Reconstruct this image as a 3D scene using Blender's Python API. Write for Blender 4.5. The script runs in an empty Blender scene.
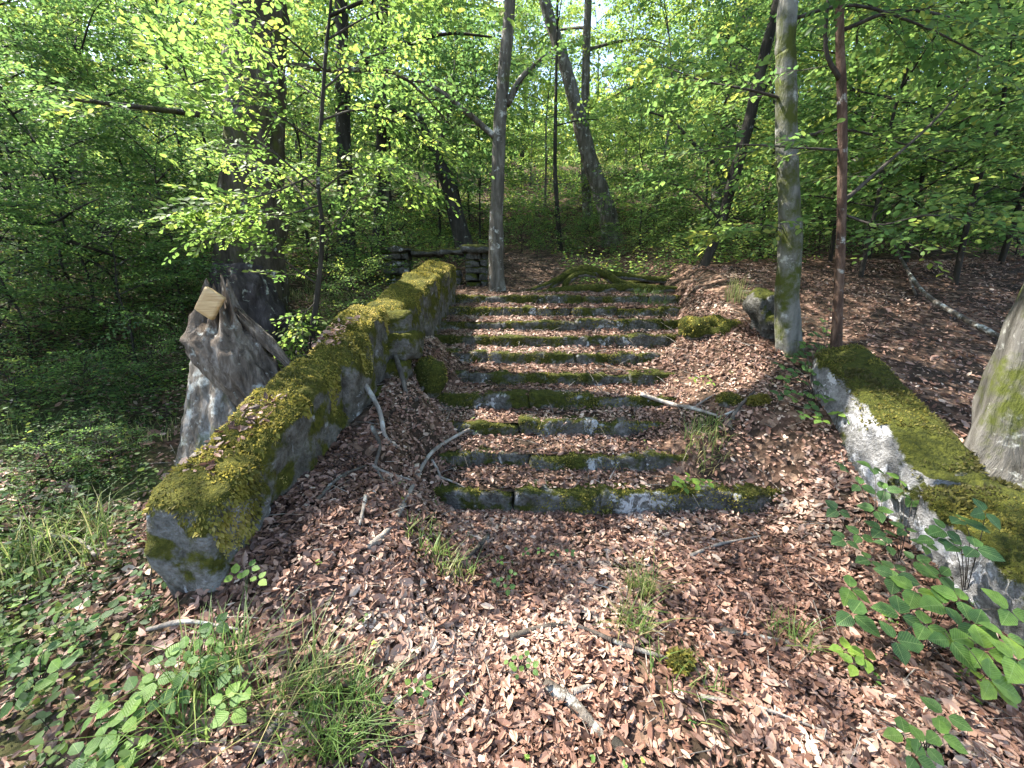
import bpy, math
import numpy as np
from mathutils import Vector, Matrix

# ------------------------------------------------------------------ camera, light, exposure
sc = bpy.context.scene
COL = sc.collection
F, PIT, CAMZ = 400.0, math.radians(13.0), 1.6
cam = bpy.data.cameras.new('camera'); camo = bpy.data.objects.new('camera', cam); COL.objects.link(camo)
cam.sensor_width = 36.0; cam.lens = 36.0 * F / 1024.0; cam.clip_start = 0.05; cam.clip_end = 600
camo.location = (0, 0, CAMZ); camo.rotation_euler = (math.pi / 2 - PIT, 0, 0)
sc.camera = camo
SUN_EL, SUN_AZ = math.radians(54), math.radians(-68)      # azimuth from +Y, negative = to the left
w = bpy.data.worlds.new('World'); sc.world = w; w.use_nodes = True
nt = w.node_tree
sky = nt.nodes.new('ShaderNodeTexSky'); sky.sky_type = 'NISHITA'; sky.sun_disc = False
sky.sun_elevation = SUN_EL; sky.sun_rotation = SUN_AZ
sky.air_density = 1.0; sky.dust_density = 1.5; sky.ozone_density = 1.0
bg = nt.nodes['Background']; bg.inputs[1].default_value = 0.15
nt.links.new(sky.outputs[0], bg.inputs[0])
sl = bpy.data.lights.new('sun', 'SUN'); sl.energy = 5.0; sl.angle = math.radians(0.5); sl.color = (1, .95, .87)
so = bpy.data.objects.new('sun', sl); COL.objects.link(so)
sdir = Vector((math.sin(SUN_AZ) * math.cos(SUN_EL), math.cos(SUN_AZ) * math.cos(SUN_EL), math.sin(SUN_EL)))
so.rotation_euler = (-sdir).to_track_quat('-Z', 'Y').to_euler(); so.location = sdir * 60
sc.view_settings.view_transform = 'Standard'; sc.view_settings.look = 'None'
sc.view_settings.gamma = 1; sc.view_settings.use_curve_mapping = False
sc.view_settings.exposure = 2.28
sc.render.engine = 'CYCLES'
cy = sc.cycles
cy.max_bounces = 7; cy.diffuse_bounces = 4; cy.glossy_bounces = 2; cy.transmission_bounces = 4; cy.transparent_max_bounces = 4
cy.use_denoising = True; cy.use_adaptive_sampling = True; cy.adaptive_threshold = 0.015
cy.sample_clamp_indirect = 6

rng = np.random.default_rng(11)
# ------------------------------------------------------------------ pixel helpers
cp, sp_ = math.cos(PIT), math.sin(PIT)
def ray(u, v):
    yc = (384 - v) / F
    return np.array([(u - 512) / F, cp + yc * sp_, -sp_ + yc * cp])
CAM = np.array([0, 0, CAMZ])
def at_y(u, v, Y): d = ray(u, v); return CAM + d * (Y / d[1])
def at_x(u, v, X): d = ray(u, v); return CAM + d * (X / d[0])
def at_s(u, v, s): return CAM + ray(u, v) * s

# ------------------------------------------------------------------ noise
def _h(ix, iy, iz, seed):
    n = (ix.astype(np.int64) * 374761393 + iy.astype(np.int64) * 668265263 + iz.astype(np.int64) * 2147483647 + seed * 1274126177) & 0x7fffffff
    n = ((n ^ (n >> 13)) * 1274126177) & 0x7fffffff
    n = ((n ^ (n >> 15)) * 668265263) & 0x7fffffff
    return ((n ^ (n >> 16)) & 0xffff) / 32767.5 - 1.0
def vnoise(p, seed=0):
    p = np.asarray(p, float); i = np.floor(p); f = p - i; f = f * f * (3 - 2 * f); i = i.astype(np.int64); r = 0
    for a in (0, 1):
        for b in (0, 1):
            for c in (0, 1):
                wt = (f[..., 0] if a else 1 - f[..., 0]) * (f[..., 1] if b else 1 - f[..., 1]) * (f[..., 2] if c else 1 - f[..., 2])
                r = r + wt * _h(i[..., 0] + a, i[..., 1] + b, i[..., 2] + c, seed)
    return r
def fbm(p, o=4, seed=0):
    p = np.asarray(p, float); r = 0; a = 1.0
    for k in range(o):
        r = r + a * vnoise(p * (2 ** k) + k * 17.3, seed + k); a *= .5
    return r
def ss(a, b, x):
    t = np.clip((x - a) / (b - a), 0, 1); return t * t * (3 - 2 * t)
def lerp(a, b, t): return a + (b - a) * t

# ------------------------------------------------------------------ terrain
STEP_Y0, STEP_T, STEP_H, STEP_Z0 = 2.6, .33, .15, .2
def bow(x): return .045 * (np.clip(x, -1.2, 2.6) - .8) ** 2
def nose(y): return STEP_Z0 + (y - STEP_Y0) / STEP_T * STEP_H
def x_right(y): return np.interp(y, [2.0, 2.55, 2.72, 3.0, 3.3, 3.6, 4.3, 4.6, 5.6, 6], [1.6, 1.95, 1.85, 1.2, 1.35, 1.6, 1.6, 1.95, 2.3, 2.35])
def x_left(y): return np.interp(y, [2.0, 2.6, 2.93, 3.26, 3.6, 3.9, 4.25, 4.6, 4.9, 6], [-.5, -.68, -.72, -.6, -.85, -.6, -.65, -.85, -1.05, -1.1])
FAR_Y = [8, 11, 14, 20, 30, 50, 130]; FAR_Z = [2.02, 2.9, 3.8, 5.6, 9.5, 17, 40]
def stairs_core(x, y):
    return nose(y - bow(x)) - .17
def ground(x, y):
    x = np.asarray(x, float); y = np.asarray(y, float)
    yy = y - bow(x)
    low = np.interp(yy, [-130, -8, 0, 1, 2.2, 2.6], [-4, -.4, -.02, 0, .01, .03])
    top = np.interp(yy, [5.57, 7] + FAR_Y, [1.53, 1.72] + FAR_Z)
    z = np.where(yy < 2.6, low, np.where(yy < 5.6, np.minimum(nose(yy) - .17, 1.53), top))
    sr = np.interp(y, [-130, 0, 1.6, 2.3, 2.66, 3.1, 3.65, 4.5, 5.6, 7] + FAR_Y, [-4, 0, .1, .3, .55, .8, 1.08, 1.4, 1.72, 1.85] + FAR_Z)
    x0 = x_right(y); st = x0 - (2.4 - x0) * .55
    z = lerp(z, sr, ss(st, 2.45, x) * np.where(y < 6, 1, 1))
    sL = np.interp(y, [-130, 0, 1.0, 1.3, 1.6, 2.0, 2.5, 3, 3.43, 3.84, 5, 5.6, 7] + FAR_Y, [-4, .02, .13, .27, .41, .51, .62, .73, .85, .95, 1.34, 1.55, 1.72] + FAR_Z)
    x1 = x_left(y); wd = np.where(y < 2.5, .55, .32)
    z = lerp(z, sL, 1 - ss(x1 - wd, x1 + wd * .9, x))
    zl = np.interp(y, [-130, 0, 1.6, 2.7, 5] + FAR_Y, [-4, 0, .22, .5, 1.2] + FAR_Z) + .24 * np.clip(-2.3 - x, 0, 5) * ss(.8, 2.2, y)
    z = lerp(z, zl, 1 - ss(-1.6, -1.3, x))
    zr = np.interp(y, [-130, 0, 1.5, 2.1, 3.5, 5.5] + FAR_Y, [-4, .02, .12, .5, 1.1, 1.85] + [2.25, 2.95, 3.8, 5.6, 9.5, 17, 40]) + .04 * np.clip(x - 4, 0, 8)
    z = lerp(z, zr, ss(2.45, 2.85, x))
    P = np.stack([x, y, np.zeros_like(x)], -1)
    far = ss(6, 14, y)
    z = z + .035 * fbm(P * 1.3, 3, 3) * (1 - .6 * (np.abs(x - .7) < 1.2)) + far * .35 * fbm(P * .25, 3, 8)
    return z
def surf(x, y):
    """ground or the filled tread of a step, whichever is higher"""
    x = np.asarray(x, float); y = np.asarray(y, float)
    g = ground(x, y); q = (y - bow(x) - STEP_Y0 - .04) / STEP_T
    k = np.floor(q); fr = q - k
    t = STEP_Z0 + STEP_H * k - .012 + .045 * fr
    ok = (k >= 0) & (k < 9) & (x > -1.0) & (x < 2.35)
    return np.where(ok, np.maximum(g, t), g)
def on_ground(u, v, smax=40):
    d = ray(u, v); s = np.linspace(.6, smax, 6000)
    P = CAM + d[None] * s[:, None]
    below = P[:, 2] < surf(P[:, 0], P[:, 1])
    i = int(np.argmax(below)) if below.any() else len(s) - 1
    return P[i], s[i]

# ------------------------------------------------------------------ mesh helpers
ORG = {}
def link(o): COL.objects.link(o); return o
def tag(o, label=None, cat=None, group=None, kind=None):
    if label: o['label'] = label
    if cat: o['category'] = cat
    if group: o['group'] = group
    if kind: o['kind'] = kind
    return o
def root(name, label, cat, loc, group=None):
    o = link(bpy.data.objects.new(name, None)); o.empty_display_size = .1
    o.location = [float(c) for c in loc]; ORG[o.name] = np.array(loc, float)
    return tag(o, label, cat, group)
def mesh_np(name, V, Fs, mats, rnd=None, midx=None, smooth=True):
    """Fs: list of (n,k) integer arrays"""
    me = bpy.data.meshes.new(name)
    V = np.asarray(V, np.float32)
    me.vertices.add(len(V)); me.vertices.foreach_set('co', V.ravel())
    idx = np.concatenate([f.ravel() for f in Fs]).astype(np.int32)
    tot = np.concatenate([np.full(len(f), f.shape[1]) for f in Fs]).astype(np.int32)
    st = np.concatenate([[0], np.cumsum(tot)[:-1]]).astype(np.int32)
    me.loops.add(len(idx)); me.loops.foreach_set('vertex_index', idx)
    me.polygons.add(len(tot)); me.polygons.foreach_set('loop_start', st)
    if midx is not None: me.polygons.foreach_set('material_index', np.asarray(midx, np.int32))
    me.update(calc_edges=True)
    me.polygons.foreach_set('use_smooth', np.full(len(tot), smooth))
    if rnd is not None:
        a = me.attributes.new('rnd', 'FLOAT', 'POINT'); a.data.foreach_set('value', np.asarray(rnd, np.float32))
    for m in (mats if isinstance(mats, (list, tuple)) else [mats]): me.materials.append(m)
    return me
def obj(name, me, parent=None, loc=None):
    o = link(bpy.data.objects.new(name, me))
    if parent is not None: o.parent = parent
    if loc is not None: o.location = loc
    return o
def part(name, V, Fs, mats, parent, rnd=None, midx=None, smooth=True):
    """vertices given in world coordinates"""
    r = parent
    while r is not None and r.parent is not None: r = r.parent
    off = ORG.get(r.name, np.zeros(3)) if r is not None else np.zeros(3)
    return obj(name, mesh_np(name, np.asarray(V) - off, Fs, mats, rnd, midx, smooth), parent)
class Acc:
    def __init__(s): s.V = []; s.F = {}; s.R = []; s.n = 0; s.order = []
    def add(s, V, Fs, rnd=0.5, mi=0):
        V = np.asarray(V, float)
        for f in (Fs if isinstance(Fs, list) else [Fs]): s.order.append((np.asarray(f) + s.n, mi))
        s.V.append(V); s.R.append(np.broadcast_to(rnd, (len(V),)) if np.ndim(rnd) == 0 else rnd); s.n += len(V)
    def part(s, name, mats, parent, smooth=True):
        mi = np.concatenate([np.full(len(f), m) for f, m in s.order])
        return part(name, np.concatenate(s.V), [f for f, m in s.order], mats, parent, np.concatenate(s.R), mi, smooth)
def catmull(P, n):
    P = np.asarray(P, float)
    if len(P) == 2: return P[0] + (P[1] - P[0]) * np.linspace(0, 1, n)[:, None]
    Q = np.vstack([2 * P[0] - P[1], P, 2 * P[-1] - P[-2]]); t = np.linspace(0, len(P) - 1 - 1e-9, n)
    i = t.astype(int); f = (t - i)[:, None]; a, b, c, d = Q[i], Q[i + 1], Q[i + 2], Q[i + 3]
    return .5 * (2 * b + (c - a) * f + (2 * a - 5 * b + 4 * c - d) * f ** 2 + (3 * b - a - 3 * c + d) * f ** 3)
def tube(P, R, sides=8, n=None, rough=0, seed=0, cap=True):
    n = n or max(4, len(P) * 4)
    C = catmull(P, n); rr = np.interp(np.linspace(0, 1, n), np.linspace(0, 1, len(R)), R)
    T = np.gradient(C, axis=0); T /= np.linalg.norm(T, axis=1)[:, None] + 1e-9
    a = np.array([1., 0, 0]) if abs(T[0, 0]) < .8 else np.array([0, 1., 0])
    N = np.zeros_like(C); u = a - T[0] * a.dot(T[0]); N[0] = u / np.linalg.norm(u)
    for k in range(1, n):
        u = N[k - 1] - T[k] * N[k - 1].dot(T[k]); N[k] = u / (np.linalg.norm(u) + 1e-9)
    B = np.cross(T, N); th = np.linspace(0, 2 * np.pi, sides, endpoint=False)
    D = N[:, None] * np.cos(th)[None, :, None] + B[:, None] * np.sin(th)[None, :, None]
    V = C[:, None] + D * rr[:, None, None]
    if rough:
        V = V + D * (fbm(V * np.array([9, 9, 3.]) + seed, 3, seed) * rough * rr[:, None])[..., None]
    V = V.reshape(-1, 3)
    i = np.arange(n - 1)[:, None] * sides; j = np.arange(sides)[None]; j2 = (j + 1) % sides
    Q = np.stack([i + j, i + j2, i + sides + j2, i + sides + j], -1).reshape(-1, 4)
    Fs = [Q]
    if cap:
        Fs.append(np.arange(sides)[None, ::-1].copy()); Fs.append((np.arange(sides) + (n - 1) * sides)[None])
    return V, Fs
def unit(v): return v / (np.linalg.norm(v, axis=-1, keepdims=True) + 1e-9)

# unit box surface grid
def box_grid(nx, ny, nz):
    key = {}; V = []; Fq = []
    def vid(i, j, k):
        q = (i, j, k)
        if q not in key: key[q] = len(V); V.append((2 * i / nx - 1, 2 * j / ny - 1, 2 * k / nz - 1))
        return key[q]
    for k in (0, nz):
        for i in range(nx):
            for j in range(ny):
                a = [vid(i, j, k), vid(i + 1, j, k), vid(i + 1, j + 1, k), vid(i, j + 1, k)]; Fq.append(a if k else a[::-1])
    for j in (0, ny):
        for i in range(nx):
            for k in range(nz):
                a = [vid(i, j, k), vid(i + 1, j, k), vid(i + 1, j, k + 1), vid(i, j, k + 1)]; Fq.append(a[::-1] if j else a)
    for i in (0, nx):
        for j in range(ny):
            for k in range(nz):
                a = [vid(i, j, k), vid(i, j + 1, k), vid(i, j + 1, k + 1), vid(i, j, k + 1)]; Fq.append(a if i else a[::-1])
    return np.array(V), np.array(Fq)
def hexa(C8, n, rough=.03, p=8, seed=0, freq=3):
    """rough stone: C8 corners [---,+--,++-,-+-,--+,+-+,+++,-++]"""
    q, Fq = box_grid(*n)
    L = (np.abs(q) ** p).sum(1) ** (1 / p); q = q / L[:, None]
    C8 = np.asarray(C8, float); s = (q + 1) / 2; V = 0
    sg = [(0, 0, 0), (1, 0, 0), (1, 1, 0), (0, 1, 0), (0, 0, 1), (1, 0, 1), (1, 1, 1), (0, 1, 1)]
    for c, (a, b, d) in zip(C8, sg):
        V = V + ((s[:, 0] if a else 1 - s[:, 0]) * (s[:, 1] if b else 1 - s[:, 1]) * (s[:, 2] if d else 1 - s[:, 2]))[:, None] * c
    cen = V.mean(0); D = unit(q)
    V = V + D * (fbm(V * freq + seed * 3.7, 4, seed) * rough)[:, None]
    return V, [Fq]
def box8(x0, x1, y0, y1, z0, z1):
    return [(x0, y0, z0), (x1, y0, z0), (x1, y1, z0), (x0, y1, z0), (x0, y0, z1), (x1, y0, z1), (x1, y1, z1), (x0, y1, z1)]

# ------------------------------------------------------------------ leaves
LEAF6 = np.array([(0, 0, 0), (.28, .26, .03), (.66, .24, .03), (1, 0, -.05), (.66, -.24, .03), (.28, -.26, .03)])
LEAF4 = np.array([(0, 0, 0), (.48, .3, .03), (1, 0, -.06), (.48, -.3, .03)])
F6 = np.array([[0, 1, 2, 3], [0, 3, 4, 5]]); F4 = np.array([[0, 1, 2, 3]])
# curled dry leaf with a midrib
DRY = np.array([(0, 0, 0), (.3, .24, .07), (.68, .22, .09), (1, 0, .10), (.68, -.22, .09), (.3, -.24, .07), (.33, 0, -.03), (.68, 0, .0)])
FD = np.array([[0, 6, 1, 1], [1, 6, 7, 2], [2, 7, 3, 3], [3, 7, 4, 4], [4, 7, 6, 5], [5, 6, 0, 0]])
FD4 = np.array([[1, 6, 7, 2], [4, 7, 6, 5]]); FD3 = np.array([[0, 6, 1], [2, 7, 3], [3, 7, 4], [5, 6, 0]])
def leaf_cloud(pos, d, nrm, size, tmpl, faces, wid=1.0):
    d = unit(d); s = unit(np.cross(nrm, d)); n = np.cross(d, s)
    size = np.broadcast_to(size, (len(pos),)); wid = np.broadcast_to(wid, (len(pos),))
    V = pos[:, None] + size[:, None, None] * (tmpl[None, :, :1] * d[:, None] + tmpl[None, :, 1:2] * s[:, None] * wid[:, None, None] + tmpl[None, :, 2:] * n[:, None])
    k = len(tmpl); off = (np.arange(len(pos)) * k)[:, None, None]
    Fs = [(f[None] + off).reshape(-1, f.shape[1]) for f in (faces if isinstance(faces, list) else [faces])]
    return V.reshape(-1, 3), Fs
def sprays(o, d, L, m, size, g, flat=.35, tmpl=LEAF6, faces=F6):
    """o,d: spray origins and directions, L lengths, m leaves in each; returns leaf geometry + twig ends"""
    S = len(o); d = unit(d)
    n = unit(np.array([0, 0, 1.]) + flat * g.normal(size=(S, 3))); n = unit(n - d * (n * d).sum(1, keepdims=True))
    side = np.cross(n, d)
    t = (np.arange(m) + .6)[None] / m + g.uniform(-.03, .03, (S, m)); sg = np.where(np.arange(m) % 2 == 0, 1., -1.)[None]
    pos = o[:, None] + d[:, None] * (L[:, None] * t)[..., None] - np.array([0, 0, 1.]) * (.22 * L[:, None] * t ** 2)[..., None]
    ang = g.uniform(.5, 1.15, (S, m)) * (1 - .5 * (t > .93))
    ld = d[:, None] * np.cos(ang)[..., None] + side[:, None] * (sg * np.sin(ang))[..., None]
    # side shoots: push the leaves away from the twig
    pos = pos + ld * (g.uniform(0, .2, (S, m)) * L[:, None] * np.sin(np.pi * np.clip(t, .05, .95)))[..., None]
    ld = ld + np.array([0, 0, -.22]) + .18 * g.normal(size=ld.shape)
    ln = n[:, None] + .38 * g.normal(size=ld.shape)
    sz = size * g.uniform(.65, 1.2, (S, m))
    V, Fs = leaf_cloud(pos.reshape(-1, 3), ld.reshape(-1, 3), ln.reshape(-1, 3), sz.ravel(), tmpl, faces)
    rnd = np.clip(np.repeat(g.uniform(.15, .85, S), m) + g.normal(0, .12, S * m), 0, 1)
    return V, Fs, np.repeat(rnd, len(tmpl))
def twigs(o, d, L, r, curve=.22):
    """thin three-sided twigs"""
    S = len(o); d = unit(d); a = unit(np.cross(d, np.array([.3, .2, 1.]))); b = np.cross(d, a)
    ts = np.array([0, .5, 1.]); rr = np.array([1, .7, .25])
    C = o[:, None] + d[:, None] * (L[:, None] * ts)[..., None] - np.array([0, 0, 1.]) * (curve * L[:, None] * ts ** 2)[..., None]
    th = np.array([0, 2.1, 4.2]); r = np.broadcast_to(r, (S,))
    V = C[:, :, None] + (a[:, None, None] * np.cos(th)[None, None, :, None] + b[:, None, None] * np.sin(th)[None, None, :, None]) * (r[:, None] * rr)[:, :, None, None]
    q = np.array([[k * 3 + i, k * 3 + (i + 1) % 3, k * 3 + 3 + (i + 1) % 3, k * 3 + 3 + i] for k in range(2) for i in range(3)])
    return V.reshape(-1, 3), (q[None] + (np.arange(S) * 9)[:, None, None]).reshape(-1, 4)
def grow_limb(acc, cr, P, r0, g, nsub, sublen, nspray, leaf, m, tmpl=LEAF6, faces=F6, start=.2, mi_bark=0, spl=.45, twig=True, up=.1, flat=.35):
    """limb tube in acc (bark), branchlets + leaves in cr"""
    P = np.asarray(P, float)
    V, Fs = tube(P, [r0, r0 * .7, r0 * .25], 6, max(6, len(P) * 3), .12, int(g.integers(99)))
    acc.add(V, Fs, .5, mi_bark)
    C = catmull(P, 40); T = unit(np.gradient(C, axis=0))
    t = np.linspace(start, 1, nsub); i = np.clip((t * 39).astype(int), 0, 39)
    o = C[i]; d0 = T[i]; sd = unit(np.cross(d0, np.array([0, 0, 1.])) + 1e-4)
    sg = np.where(np.arange(nsub) % 2 == 0, 1, -1)[:, None]
    a = g.uniform(.5, 1.2, nsub)[:, None]; a[-1] = .05
    d = unit(d0 * np.cos(a) + sd * sg * np.sin(a) + np.array([0, 0, 1.]) * g.normal(up, .22, nsub)[:, None])
    L = sublen * (1.15 - .65 * t) * g.uniform(.7, 1.25, nsub)
    if twig:
        V, q = twigs(o, d, L, r0 * .22 * (1.1 - .6 * t)); cr.add(V, q, .5, 1)
    # sprays on the branchlets
    tt = (np.arange(nspray) + .6) / nspray
    O = o[:, None] + d[:, None] * (L[:, None] * tt)[..., None] - np.array([0, 0, 1.]) * (.22 * L[:, None] * tt ** 2)[..., None]
    s2 = np.cross(d, np.array([0, 0, 1.])); sgn = np.where(np.arange(nspray) % 2 == 0, 1, -1)
    b = g.uniform(.35, 1.1, (nsub, nspray)) * sgn[None]; b[:, -1] *= .15
    D = d[:, None] * np.cos(b)[..., None] + s2[:, None] * np.sin(b)[..., None] + np.array([0, 0, 1.]) * g.normal(-.02, .2, (nsub, nspray))[..., None]
    O = O.reshape(-1, 3); D = unit(D.reshape(-1, 3)); Ls = spl * g.uniform(.55, 1.15, len(O))
    if twig:
        V, q = twigs(O, D, Ls, max(.0018, r0 * .05)); cr.add(V, q, .5, 1)
    V, Fs, rn = sprays(O, D, Ls, m, leaf, g, flat, tmpl, faces); cr.add(V, Fs, rn, 0)

# ------------------------------------------------------------------ materials
def new_mat(name):
    m = bpy.data.materials.new(name); m.use_nodes = True; t = m.node_tree
    return m, t, t.nodes['Principled BSDF'], t.nodes['Material Output']
def N(t, ty, **kw):
    n = t.nodes.new(ty)
    for k, v in kw.items(): setattr(n, k, v)
    return n
def ramp(t, fac, stops, interp='LINEAR'):
    r = N(t, 'ShaderNodeValToRGB'); r.color_ramp.interpolation = interp
    e = r.color_ramp.elements
    while len(e) < len(stops): e.new(.5)
    for k, (p, c) in enumerate(stops): e[k].position = p; e[k].color = tuple(c) + (1,) if len(c) == 3 else c
    if fac is not None: t.links.new(fac, r.inputs[0])
    return r.outputs[0]
def noise(t, co, scale, detail=6, rough=.6, dist=0):
    n = N(t, 'ShaderNodeTexNoise'); n.inputs['Scale'].default_value = scale; n.inputs['Detail'].default_value = detail
    n.inputs['Roughness'].default_value = rough; n.inputs['Distortion'].default_value = dist
    t.links.new(co, n.inputs['Vector']); return n.outputs['Fac']
def mix(t, f, a, b):
    m = N(t, 'ShaderNodeMix', data_type='RGBA')
    for s, i in ((f, 0), (a, 6), (b, 7)):
        if hasattr(s, 'links'): t.links.new(s, m.inputs[i])
        else: m.inputs[i].default_value = s if i == 0 else tuple(s) + (1,)
    return m.outputs[2]
def math_n(t, op, a, b):
    m = N(t, 'ShaderNodeMath', operation=op)
    for s, i in ((a, 0), (b, 1)):
        if hasattr(s, 'links'): t.links.new(s, m.inputs[i])
        else: m.inputs[i].default_value = s
    return m.outputs[0]
def geo_pos(t): return N(t, 'ShaderNodeNewGeometry').outputs['Position']
def mapped(t, v, scale):
    m = N(t, 'ShaderNodeMapping'); m.inputs['Scale'].default_value = scale; t.links.new(v, m.inputs[0]); return m.outputs[0]
def bump(t, b, h, strength=.5, dist=.02):
    n = N(t, 'ShaderNodeBump'); n.inputs['Strength'].default_value = strength; n.inputs['Distance'].default_value = dist
    t.links.new(h, n.inputs['Height']); t.links.new(n.outputs[0], b.inputs['Normal'])

def leaf_mat(name, stops, trans=1.0, gloss=.58, tw=.55, veins=False):
    m, t, b, out = new_mat(name)
    a = N(t, 'ShaderNodeAttribute', attribute_name='rnd')
    oi = N(t, 'ShaderNodeObjectInfo')
    f = math_n(t, 'ADD', a.outputs['Fac'], math_n(t, 'MULTIPLY', math_n(t, 'SUBTRACT', oi.outputs['Random'], .5), .36))
    c = ramp(t, f, stops)
    if veins:
        sx = N(t, 'ShaderNodeSeparateXYZ'); t.links.new(N(t, 'ShaderNodeTexCoord').outputs['Object'], sx.inputs[0])
        ay = math_n(t, 'ABSOLUTE', sx.outputs[1], 0.0)
        wv = math_n(t, 'SINE', math_n(t, 'MULTIPLY', math_n(t, 'SUBTRACT', sx.outputs[0], math_n(t, 'MULTIPLY', ay, .9)), 58), 0.0)
        rib = math_n(t, 'MAXIMUM', math_n(t, 'MULTIPLY', math_n(t, 'GREATER_THAN', wv, .86), .7), math_n(t, 'LESS_THAN', ay, .014))
        dark = ramp(t, noise(t, N(t, 'ShaderNodeTexCoord').outputs['Object'], 4, 5, .7), [(.35, (.62, .66, .6)), (.6, (1, 1, 1))])
        mm = N(t, 'ShaderNodeMix', data_type='RGBA', blend_type='MULTIPLY'); mm.inputs[0].default_value = 1; t.links.new(c, mm.inputs[6]); t.links.new(dark, mm.inputs[7])
        c = mix(t, math_n(t, 'MULTIPLY', rib, .4), mm.outputs[2], (.22, .30, .10)); bump(t, b, wv, .25, .003)
    t.links.new(c, b.inputs['Base Color']); b.inputs['Roughness'].default_value = gloss
    b.inputs['Specular IOR Level'].default_value = .35
    tr = N(t, 'ShaderNodeBsdfTranslucent')
    hs = N(t, 'ShaderNodeHueSaturation'); hs.inputs['Hue'].default_value = .491; hs.inputs['Saturation'].default_value = .95; hs.inputs['Value'].default_value = 2.35 * trans
    t.links.new(c, hs.inputs['Color']); t.links.new(hs.outputs[0], tr.inputs[0])
    mx = N(t, 'ShaderNodeMixShader'); mx.inputs[0].default_value = tw
    t.links.new(b.outputs[0], mx.inputs[1]); t.links.new(tr.outputs[0], mx.inputs[2]); t.links.new(mx.outputs[0], out.inputs[0])
    return m
M = {}
M['leaf'] = leaf_mat('beech_leaf', [(0, (.034, .078, .022)), (.45, (.062, .124, .028)), (.8, (.098, .158, .030)), (1, (.17, .19, .030))])
M['leaf_bright'] = leaf_mat('sunlit_leaf', [(0, (.056, .115, .024)), (.5, (.098, .165, .028)), (.85, (.15, .205, .03)), (1, (.23, .23, .035))])  # lighter copy of the leaf colour, sun and back light painted in
M['leaf_dark'] = leaf_mat('shade_leaf', [(0, (.022, .055, .018)), (.5, (.042, .092, .022)), (1, (.08, .13, .026))])
M['bramble'] = leaf_mat('bramble_leaf', [(0, (.024, .064, .020)), (.45, (.058, .125, .024)), (.75, (.115, .205, .028)), (1, (.19, .28, .035))], gloss=.55, tw=.35, veins=True)
M['grass'] = leaf_mat('grass_blade', [(0, (.05, .09, .02)), (.6, (.09, .15, .03)), (.85, (.17, .18, .06)), (1, (.3, .26, .12))], gloss=.5, tw=.35)
M['moss'] = leaf_mat('moss_tuft', [(0, (.05, .047, .014)), (.35, (.115, .105, .018)), (.7, (.235, .205, .03)), (1, (.36, .29, .09))], gloss=.8, tw=.3)
M['litter'] = leaf_mat('dry_leaf', [(0, (.05, .026, .017)), (.25, (.14, .070, .046)), (.5, (.25, .142, .098)), (.75, (.36, .235, .172)), (.90, (.45, .33, .25)), (1, (.52, .42, .32))], trans=.5, gloss=.55, tw=.16)

def bark_mat(name, c1, c2, c3, moss=0.0, lichen=0.0, scale=9, moss_c=(.06, .07, .012)):
    m, t, b, out = new_mat(name)
    tc = N(t, 'ShaderNodeTexCoord').outputs['Object']
    n1 = noise(t, mapped(t, tc, (1, 1, .25)), scale, 8, .65, .4)
    col = ramp(t, n1, [(.3, c1), (.52, c2), (.75, c3)])
    if lichen:
        n2 = noise(t, tc, 7, 7, .7); col = mix(t, ramp(t, n2, [(.62 - .22 * lichen, (0, 0, 0)), (.70 - .2 * lichen, (1, 1, 1))]), col, (.38, .38, .34))
    if moss:
        n3 = noise(t, tc, 3.0, 6, .7); col = mix(t, ramp(t, n3, [(.72 - .34 * moss, (0, 0, 0)), (.85 - .34 * moss, (1, 1, 1))]), col, moss_c)
    t.links.new(col, b.inputs['Base Color']); b.inputs['Roughness'].default_value = .9; b.inputs['Specular IOR Level'].default_value = .2
    bump(t, b, n1, 1.0, .05)
    return m
M['bark'] = bark_mat('grey_bark', (.03, .025, .019), (.095, .083, .066), (.21, .19, .16), .4, .26, 12)
M['bark_pale'] = bark_mat('pale_bark', (.05, .05, .04), (.15, .145, .125), (.22, .21, .18), .8, .2, 14)
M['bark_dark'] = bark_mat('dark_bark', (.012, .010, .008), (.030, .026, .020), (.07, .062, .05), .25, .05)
M['bark_rust'] = bark_mat('rust_bark', (.022, .015, .011), (.085, .050, .034), (.19, .125, .09), .3, .12, 16)
M['bark_big'] = bark_mat('oak_bark', (.016, .013, .009), (.062, .050, .034), (.15, .128, .095), .6, .1, 11)
M['bark_foot'] = bark_mat('beech_foot_bark', (.035, .032, .025), (.11, .102, .088), (.19, .182, .165), .7, .18, 12)
M['twig'] = bark_mat('twig_bark', (.025, .02, .015), (.06, .05, .04), (.11, .095, .075))
M['stick'] = bark_mat('dead_wood', (.10, .085, .07), (.25, .215, .18), (.42, .38, .33), .05, .3, 10)
M['stick_dark'] = bark_mat('rotten_wood', (.03, .025, .02), (.09, .075, .06), (.2, .18, .155), .15, .3, 10)
M['deadwood'] = bark_mat('stump_wood', (.022, .017, .012), (.14, .118, .094), (.38, .355, .32), .6, .5, 13)
M['slab'] = bark_mat('weathered_split_wood', (.022, .016, .011), (.125, .096, .072), (.33, .28, .23), .1, .2, 17)
M['hollow'] = bark_mat('stripped_fibrous_wood', (.018, .014, .014), (.05, .04, .04), (.12, .10, .105), 0, .12, 14)

def wood_cut():
    m, t, b, out = new_mat('fresh_sawn_wood')
    tc = N(t, 'ShaderNodeTexCoord').outputs['Object']
    n = noise(t, mapped(t, tc, (3, 3, 40)), 3, 5, .6)
    t.links.new(ramp(t, n, [(.3, (.34, .20, .085)), (.6, (.52, .35, .17)), (.8, (.60, .44, .25))]), b.inputs['Base Color'])
    b.inputs['Roughness'].default_value = .75; return m
M['cut'] = wood_cut()

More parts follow.
